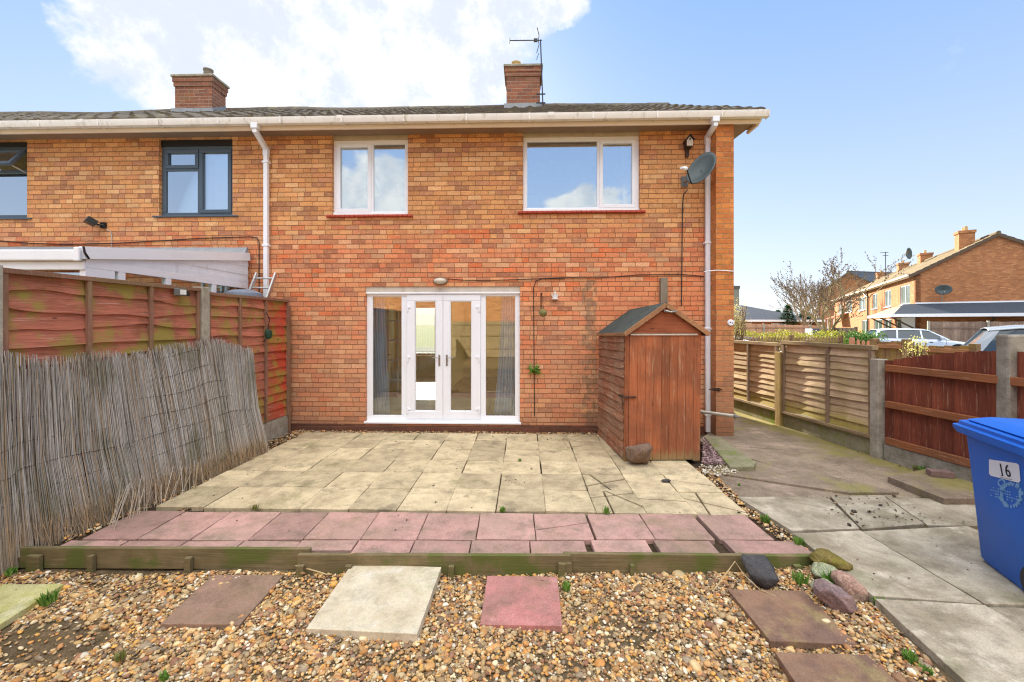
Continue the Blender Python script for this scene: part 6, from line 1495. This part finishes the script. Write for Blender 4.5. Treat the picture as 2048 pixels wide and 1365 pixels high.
# ---- shrubs
M_lf = {k: leaf_mat(k+' foliage', a, b_) for k, a, b_ in (('yellow green', c(112,128,44), c(186,176,60)), ('mid green', c(72,112,48), c(112,148,66)), ('dark green', c(44,84,44), c(70,112,58)), ('pale yellow', c(200,204,110), c(224,220,140)), ('straw', c(176,166,110), c(200,190,130)))}
def leaf_mass(name, label, cat, cen, rad, n, size, mat, seed, stem=True, box=False, kind=None, stems=14):
    rr = random.Random(seed); t = thing(name, label, cat, (cen[0], cen[1], 0)); m_ = MB()
    lob = [(rr.uniform(-.7, .7), rr.uniform(-.6, .6), rr.uniform(-.4, .6), rr.uniform(.35, .6)) for _ in range(16)]
    for i in range(n):
        if box: p = Vector((rr.uniform(-1, 1), rr.uniform(-1, 1), rr.uniform(-1, 1))); p.z *= .85+.15*math.sin(p.x*9+seed)+.1*math.sin(p.x*23)
        else:
            l = rr.choice(lob); v = Vector((rr.gauss(0, 1), rr.gauss(0, 1), rr.gauss(0, 1))).normalized()*(rr.random()**.4)*l[3]; p = Vector(l[:3])+v
        p = Vector((p.x*rad[0], p.y*rad[1], cen[2]+p.z*rad[2]))
        nn = Vector((rr.gauss(0, 1), rr.gauss(0, 1), rr.gauss(0, .8)+.5)).normalized(); a_ = nn.orthogonal().normalized(); b_ = nn.cross(a_); s_ = size*rr.uniform(.5, 1.3)
        m_.add([p-a_*s_, p-b_*s_*.45, p+a_*s_, p+b_*s_*.45], [(0,1,2,3)], a=rr.random())
    m_.build('foliage', mat, t)
    s2 = MB()
    for i in range(stems):
        an = rr.uniform(0, 6.28); s2.tube([(0+rr.uniform(-.6, .6)*rad[0], rr.uniform(-.3, .3)*rad[1], -.15), (rr.uniform(-.8, .8)*rad[0], rr.uniform(-.6, .6)*rad[1], cen[2]+rad[2]*rr.uniform(-.2, .7))], .012, 4)
    s2.build('stems', M_twig, t); return t
h = P2(1563, 19.5); leaf_mass('hedge', 'long yellow green flowering hedge behind the brown picket fence', 'hedge', (h[0], 19.6, .78), (2.75, .55, .58), 8000, .05, M_lf['yellow green'], 1, box=True)
h = P2(1702, 20.5); leaf_mass('shrub', 'green laurel bush left of the silver car', 'shrub', (h[0], 20.5, .7), (1.25, .8, .75), 3800, .075, M_lf['mid green'], 2)
h = P2(1797, 8.0); leaf_mass('shrub', 'thin pale yellow shrub rising over the low board fence', 'shrub', (h[0], 7.7, 1.12), (.24, .2, .34), 420, .022, M_lf['pale yellow'], 3, stems=26)
h = P2(1476, 14.0); leaf_mass('shrub', 'straw coloured wispy shrub emerging from behind the brick pier', 'shrub', (h[0]-.1, 14, 1.5), (.40, .4, 1.05), 1500, .028, M_lf['straw'], 4, stems=50)
def conifer(label, px, Y, h, r, seed):
    rr = random.Random(seed); x = (px-HX)/F*Y; t = thing('conifer_tree', label, 'tree', (x, Y, 0)); m_ = MB()
    for i in range(2600):
        z = rr.random()**.8; rad = r*(1-z)**.75*rr.uniform(.5, 1.05)+.05; an = rr.uniform(0, 6.283); p = Vector((rad*math.cos(an), rad*math.sin(an), .3+z*(h-.3)+rr.uniform(-.1, .1)))
        d_ = Vector((math.cos(an), math.sin(an), rr.uniform(-.1, .5))).normalized(); s_ = rr.uniform(.10, .2); sd = d_.cross(Vector((0, 0, 1))).normalized()*s_*.4
        m_.add([p-sd, p+sd, p+d_*s_*1.4], [(0,1,2)], a=rr.random())
    m_.build('crown', M_lf['dark green'], t); MB().tube([(0, 0, -.15), (0, 0, h*.9)], [.1, .02], 6).build('trunk', M_twig, t)
conifer('small dark conifer between the bungalow and the bare tree', 1576, 36, 3.2, 1.0, 1)
conifer('hazy conifer next to the bungalow roof', 1556, 44, 3.0, 1.2, 2)
conifer('dark evergreen seen through the bare branches', 1609, 37, 2.7, 1.7, 3)
# ---- bare trees
M_bark = plain('pale lichen bark', c(150,134,98), .9, var=.25, scale=14, bump=.8)
M_bark2 = plain('grey brown bark', c(142,122,96), .9, var=.25, scale=14)
M_bud = plain('brown buds', c(96,78,66), .9)
def bare_tree(label, px, Y, H, spread, seed, lean=0, trunk_h=.55, depth=6, nb=7, r0=.17, mat=None, up=.35):
    rr = random.Random(seed); x = (px-HX)/F*Y; t = thing('bare_tree', label, 'tree', (x, Y, -.1)); tk = MB(); cr = MB(); bd = MB(); tips = []
    def grow(p, d_, l, r_, k):
        n = 4; pts = [p]; q = p.copy(); dd = d_.copy()
        for i in range(n):
            dd = (dd+Vector((rr.gauss(0, .14), rr.gauss(0, .14), rr.gauss(0, .10)+.05))).normalized(); q = q+dd*l/n; pts.append(q.copy())
        cr.tube(pts, [r_*(1-.42*i/n) for i in range(n+1)], 6 if k < 2 else 4 if k < 4 else 3, cap=False)
        if k >= 3:
            for pt in pts[1:]:
                for _ in range(2):
                    if rr.random() < .55:
                        o_ = pt+Vector((rr.gauss(0, .02), rr.gauss(0, .02), .015)); s_ = rr.uniform(.012, .030); bd.add([o_+Vector((s_, 0, 0)), o_+Vector((0, s_, 0)), o_-Vector((s_, 0, 0)), o_-Vector((0, s_, 0)), o_+Vector((0, 0, s_*1.6)), o_-Vector((0, 0, s_))], [(0,1,4),(1,2,4),(2,3,4),(3,0,4),(1,0,5),(2,1,5),(3,2,5),(0,3,5)])
        if k >= depth: return
        for j in range(rr.choice((2, 2, 3)) if k > 0 else 3):
            i = rr.choice((2, 3, 4)) if j else 4; an = rr.uniform(.30, .75); ax = dd.orthogonal(); ax.rotate(Matrix.Rotation(rr.uniform(0, 6.28), 3, dd)); nd = dd.copy(); nd.rotate(Matrix.Rotation(an if j else an*.4, 3, ax)); nd.z += .06
            grow(pts[i], nd.normalized(), l*rr.uniform(.66, .9), r_*(.60 if j else .66), k+1)
    top = Vector((lean, 0, trunk_h)); tk.tube([(0, 0, -.1), (lean*.3, .02, trunk_h*.5), top, top+Vector((0, 0, .15))], [r0*1.35, r0*1.05, r0, r0*.8], 10)
    for i in range(nb):
        an = 2*math.pi*i/nb+rr.uniform(-.3, .3); s_ = spread*rr.uniform(.45, 1.1); d_ = Vector((math.cos(an)*s_, math.sin(an)*s_, rr.uniform(.55, 1.2)+up)).normalized()
        grow(top+Vector((0, 0, rr.uniform(-.15, .1))), d_, H*rr.uniform(.24, .32), r0*rr.uniform(.34, .5), 1)
    tk.build('trunk', mat or M_bark, t, smooth=True); cr.build('crown', mat or M_bark, t, smooth=True); bd.build('buds', M_bud, t); return t
bare_tree('spreading bare tree with pale lichen bark in front of the far terrace', 1656, 21.5, 4.4, .95, 21, trunk_h=1.15, nb=6, depth=6, r0=.13).rotation_euler = (0, 0, R(150))
bare_tree('denser bare tree standing left behind the spreading one', 1612, 34, 4.6, .6, 8, trunk_h=1.2, nb=8, depth=5, mat=M_bark2)
bare_tree('second denser bare tree right behind the spreading one', 1634, 40, 6.0, .6, 9, trunk_h=1.4, nb=8, depth=5, mat=M_bark2)

# ---- cars
def car(label, loc, rz, body, L=4.6, W=1.80, H=1.5, wagon=True, scale=1.0, pw=.10, group=None):
    """x forward; front at +L/2"""
    t = thing('parked_car', label, 'car', loc, rz, group); t.scale = (scale,)*3
    hl = L/2
    st = [(-hl, .42, .80, .62), (-hl+.05, .30, .95, .78), (-hl+.35, .24, 1.00, .87), (-1.35, .22, .99, .90), (-.4, .22, .97, .90), (.5, .22, .95, .90), (1.05, .22, .92, .90), (hl-.6, .22, .82, .88), (hl-.2, .24, .72, .80), (hl-.03, .32, .62, .66), (hl, .40, .52, .58)]
    P = []
    for x, zb_, zt_, w in st:
        w *= W/1.8; r_ = .10; zm = (zb_+zt_)/2
        P.append([(x, -w*.93, zb_), (x, -w, zb_+.12), (x, -w*1.0, zm), (x, -w*.985, zt_-.10), (x, -w*.93, zt_-.02), (x, -w*.6, zt_+.02), (x, 0, zt_+.03), (x, w*.6, zt_+.02), (x, w*.93, zt_-.02), (x, w*.985, zt_-.10), (x, w, zm), (x, w, zb_+.12), (x, w*.93, zb_)])
    # refine along x
    Q = []
    for a, b_ in zip(P, P[1:]):
        for k in range(4): Q.append([tuple(np.array(p)*(1-k/4)+np.array(q)*k/4) for p, q in zip(a, b_)])
    Q.append(P[-1]); m_ = MB().grid(Q, closed=True); n = 13; m_.f.append(tuple(range(n))); m_.f.append(tuple(reversed(range((len(Q)-1)*n, len(Q)*n))))
    m_.f = [tuple(reversed(f)) for f in m_.f]; bo = m_.build('body', body, t, smooth=True, ang=45)
    zb_ = .95; xr = -hl+.12 if wagon else -hl+.25; prof = [(xr, zb_+.02, .80), (xr+.30, 1.22, .72), (xr+.62, H-.10, .64), (xr+1.1, H-.01, .60), (-.1, H, .60), (.35, H-.04, .60), (.62, 1.27, .68), (1.10, zb_-.02, .78)]
    # cabin glass and painted roof
    gz = MB(); P = []
    bx = [(xr, 1.12)]
    lower = [(xr+.02, .985), (xr+.6, .985), (-.4, .97), (.4, .96), (1.15, .93)]; upper = [(xr+.42, H-.10), (xr+.85, H-.045), (-.4, H-.03), (.22, H-.06), (.42, H-.12)]
    wl, wu = W*.5*.92, W*.5*.70; k = len(lower)
    vs = [(x, -wl, z) for x, z in lower]+[(x, -wu, z) for x, z in upper]+[(x, wl, z) for x, z in lower]+[(x, wu, z) for x, z in upper]
    fs = [(i, i+1, k+i+1, k+i) for i in range(k-1)]+[(2*k+i+1, 2*k+i, 3*k+i, 3*k+i+1) for i in range(k-1)]+[(0, k, 3*k, 2*k), (k-1, 3*k-1, 4*k-1, 2*k-1)]
    MB().add(vs, fs).build('glasshouse', M_carglass, t)
    rp = MB(); rows_ = []
    for x, z in [(upper[0][0]-.04, upper[0][1]-.02)]+upper+[(upper[-1][0]+.05, upper[-1][1]-.03)]: rows_.append([(x, s_*wu*1.05, z+dz) for s_, dz in ((-1, -.02), (-.9, .03), (-.5, .05), (0, .06), (.5, .05), (.9, .03), (1, -.02))])
    rp.grid(rows_); ro = rp.build('roof', body, t, smooth=True); so = ro.modifiers.new('s', 'SOLIDIFY'); so.thickness = .02
    pl = MB()
    for s_ in (-1, 1):
        a0, a1 = lower[0], upper[0]; y0_, y1_ = s_*(wl+.012), s_*(wu+.02)
        pl.add([(a0[0]-.03, y0_, a0[1]), (a0[0]+pw, y0_, a0[1]-.005), (a1[0]+pw*.7, y1_, a1[1]+.02), (a1[0]-.06, y1_, a1[1])], [(0,1,2,3), (3,2,1,0)])
        for (lo, up, w_) in (((lower[0][0], lower[0][1]), upper[0], .05), ((-1.05 if wagon else -.9, .98), (-1.0 if wagon else -.85, H-.05), .07), ((.02, .965), (.0, H-.05), .07), ((1.12, .935), upper[-1], .06)):
            pl.bar((lo[0], s_*(wl+.006), lo[1]), (up[0], s_*(wu+.008), up[1]), w_, .03, up=(0, s_, .3))
        pl.bar((lower[0][0], s_*(wl+.004), .985), (1.15, s_*(wl+.004), .935), .03, .03, up=(0, s_, .3)); 
    pl.build('pillar', body, t)
    mr = MB()
    for s_ in (-1, 1): mr.obox((.78, s_*(W/2+.06), 1.03), (.14, .20, .13))
    each(mr, 'mirror', body, t, bevel=.03)
    for s_ in (-1, 1):
        MB().obox((hl-.14, s_*W*.36, .66), (.22, .34, .13), (0, R(20), s_*R(-18))).build('headlight', M_lens, t, bevel=.02)
        MB().obox((-hl+.10, s_*W*.43, .86), (.16, .16, .20)).build('tail_light', M_tail, t, bevel=.02)
        for xw in (-hl+.95, hl-.88):
            Mw = Matrix.Translation((xw, s_*(W/2-.10), .33)) @ Matrix.Rotation(R(90), 4, 'X')
            w_ = MB().lathe([(.20, -.10), (.31, -.10), (.335, -.06), (.335, .06), (.31, .10), (.20, .10)], 28, Mw).build('wheel', M_tyre, t, smooth=True)
            MB().lathe([(.04, -.112), (.20, -.105), (.20, .105), (.04, .112)], 20, Mw).build('rim', M_alu, w_)
            MB().lathe([(.345, -.10), (.385, -.105), (.385, .105), (.345, .10)], 28, Matrix.Translation((0, 0, .01)) @ Mw, cap=False).build('wheel_arch', M_black, t)
            MB().lathe([(.10, -.095), (.37, -.095), (.37, .098), (.10, .098)], 24, Matrix.Translation((0, 0, .02)) @ Mw).build('arch_recess', M_tyre, w_)
    for s_ in (-1, 1):
        dl = MB()
        for x in (-1.02, .02, 1.02): dl.bar((x, s_*(W/2+.001), .34), (x-.03, s_*(W/2*.99), .93), .010, .006, up=(0, 1, 0))
        dl.box(-.75, -.60, s_*(W/2)-.012, s_*(W/2)+.014, .80, .83).box(.30, .45, s_*(W/2)-.012, s_*(W/2)+.014, .79, .82); dl.build('door_seam', M_black, t)
    return t
M_lens = plain('clear lamp lens', c(220,226,230), .1, spec=.8); M_tail = plain('red lamp lens', c(196,40,36), .2, spec=.8); M_tyre = plain('tyre rubber', c(36,36,36), .8)
M_silver = plain('silver blue car paint', c(196,208,220), .22, spec=.7, var=.02, metal=.25); M_greycar = plain('grey car paint', c(150,158,166), .22, spec=.7, var=.02, metal=.3)
M_whitecar = plain('white car paint', c(226,230,236), .22, spec=.7, var=.02)
car('silver blue estate car parked in front of the far terrace', (22.75, 24.0, -.14), R(-24), M_silver, L=4.7, H=1.50, pw=.16)
car('grey hatchback car behind the low fence beside the concrete pillar', (12.85, 9.6, -.02), R(-42), M_greycar, L=4.2, H=1.62, wagon=False, pw=.22)
car('white car mostly hidden behind the fence beside the brick pier', (P2(1450, 15.8)[0]-.2, 15.8, -.06), R(0), M_whitecar, L=4.0, H=1.30)
# bins beyond
for i, (px, mt, lb) in enumerate(((1481, M_bin, 'blue wheelie bin far off above the white car'), (1496, plain('grey bin plastic', c(70,76,84), .5), 'dark grey wheelie bin far off above the white car'))):
    Y = 18.3; t = thing('wheelie_bin', lb, 'bin', (*P2(px, Y), -.06), R(8)); z0_ = 1.66-(667-HY)/F*Y
    m_ = MB().prism([(-.24, -.3), (.24, -.3), (.24, .3), (-.24, .3)], .0, 1.0).build('body', mt, t, bevel=.03); MB().prism([(-.28, -.38), (.28, -.38), (.28, .36), (-.28, .36)], 1.0, [1.10, 1.10, 1.16, 1.16]).build('lid', mt, t, bevel=.02)
# dark distant conifer hedge line at the horizon, far right and left
rr = random.Random(5)
for (xa, xb, Y, h, n) in ((30, 130, 110, 4.0, 5000),):
    m_ = MB()
    for i in range(n):
        x = rr.uniform(xa, xb); z = rr.uniform(0, h*(.6+.4*math.sin(x*.21)*math.sin(x*.07+1))); p = Vector((x, Y+rr.uniform(-3, 3), z)); s_ = rr.uniform(.3, .8); a_ = Vector((rr.gauss(0, 1), rr.gauss(0, 1), rr.gauss(0, 1))).normalized()*s_; b_ = a_.orthogonal().normalized()*s_
        m_.add([p-a_, p-b_, p+a_, p+b_], [(0,1,2,3)], a=rr.random())
    tag(m_.build('distant_trees', M_lf['dark green']), kind='stuff')

# ---- behind the viewer: what the patio doors mirror
far_house('orange brick house with white windows mirrored in the patio doors', Vector((12.5, -17)), Vector((-1, 0)), 26, 7, 4.4, R(30), M_farbrick, M_fartile, [(3.0, 4.4, 2.1, 3.2, 2), (8.2, 9.9, 2.1, 3.3, 2), (12.0, 13.4, 2.1, 3.3, 2), (16.2, 18.2, 2.1, 3.3, 3), (21, 22.6, 2.1, 3.2, 2)], [(6, -3.4, .9, .8, .9, 1), (18, -3.4, .9, .8, .9, 1)], zg=-.5)
tb = board_fence('brown board fence across the back of the garden mirrored in the patio doors', (5.0, -9.0), (-4.6, -9.0), 1.74, 1.80, wood_mat('olive brown boards', c(134,118,92), c(118,104,82), axis='z'), bw=.13, post=1.9, rails=(.2, .6, .93))
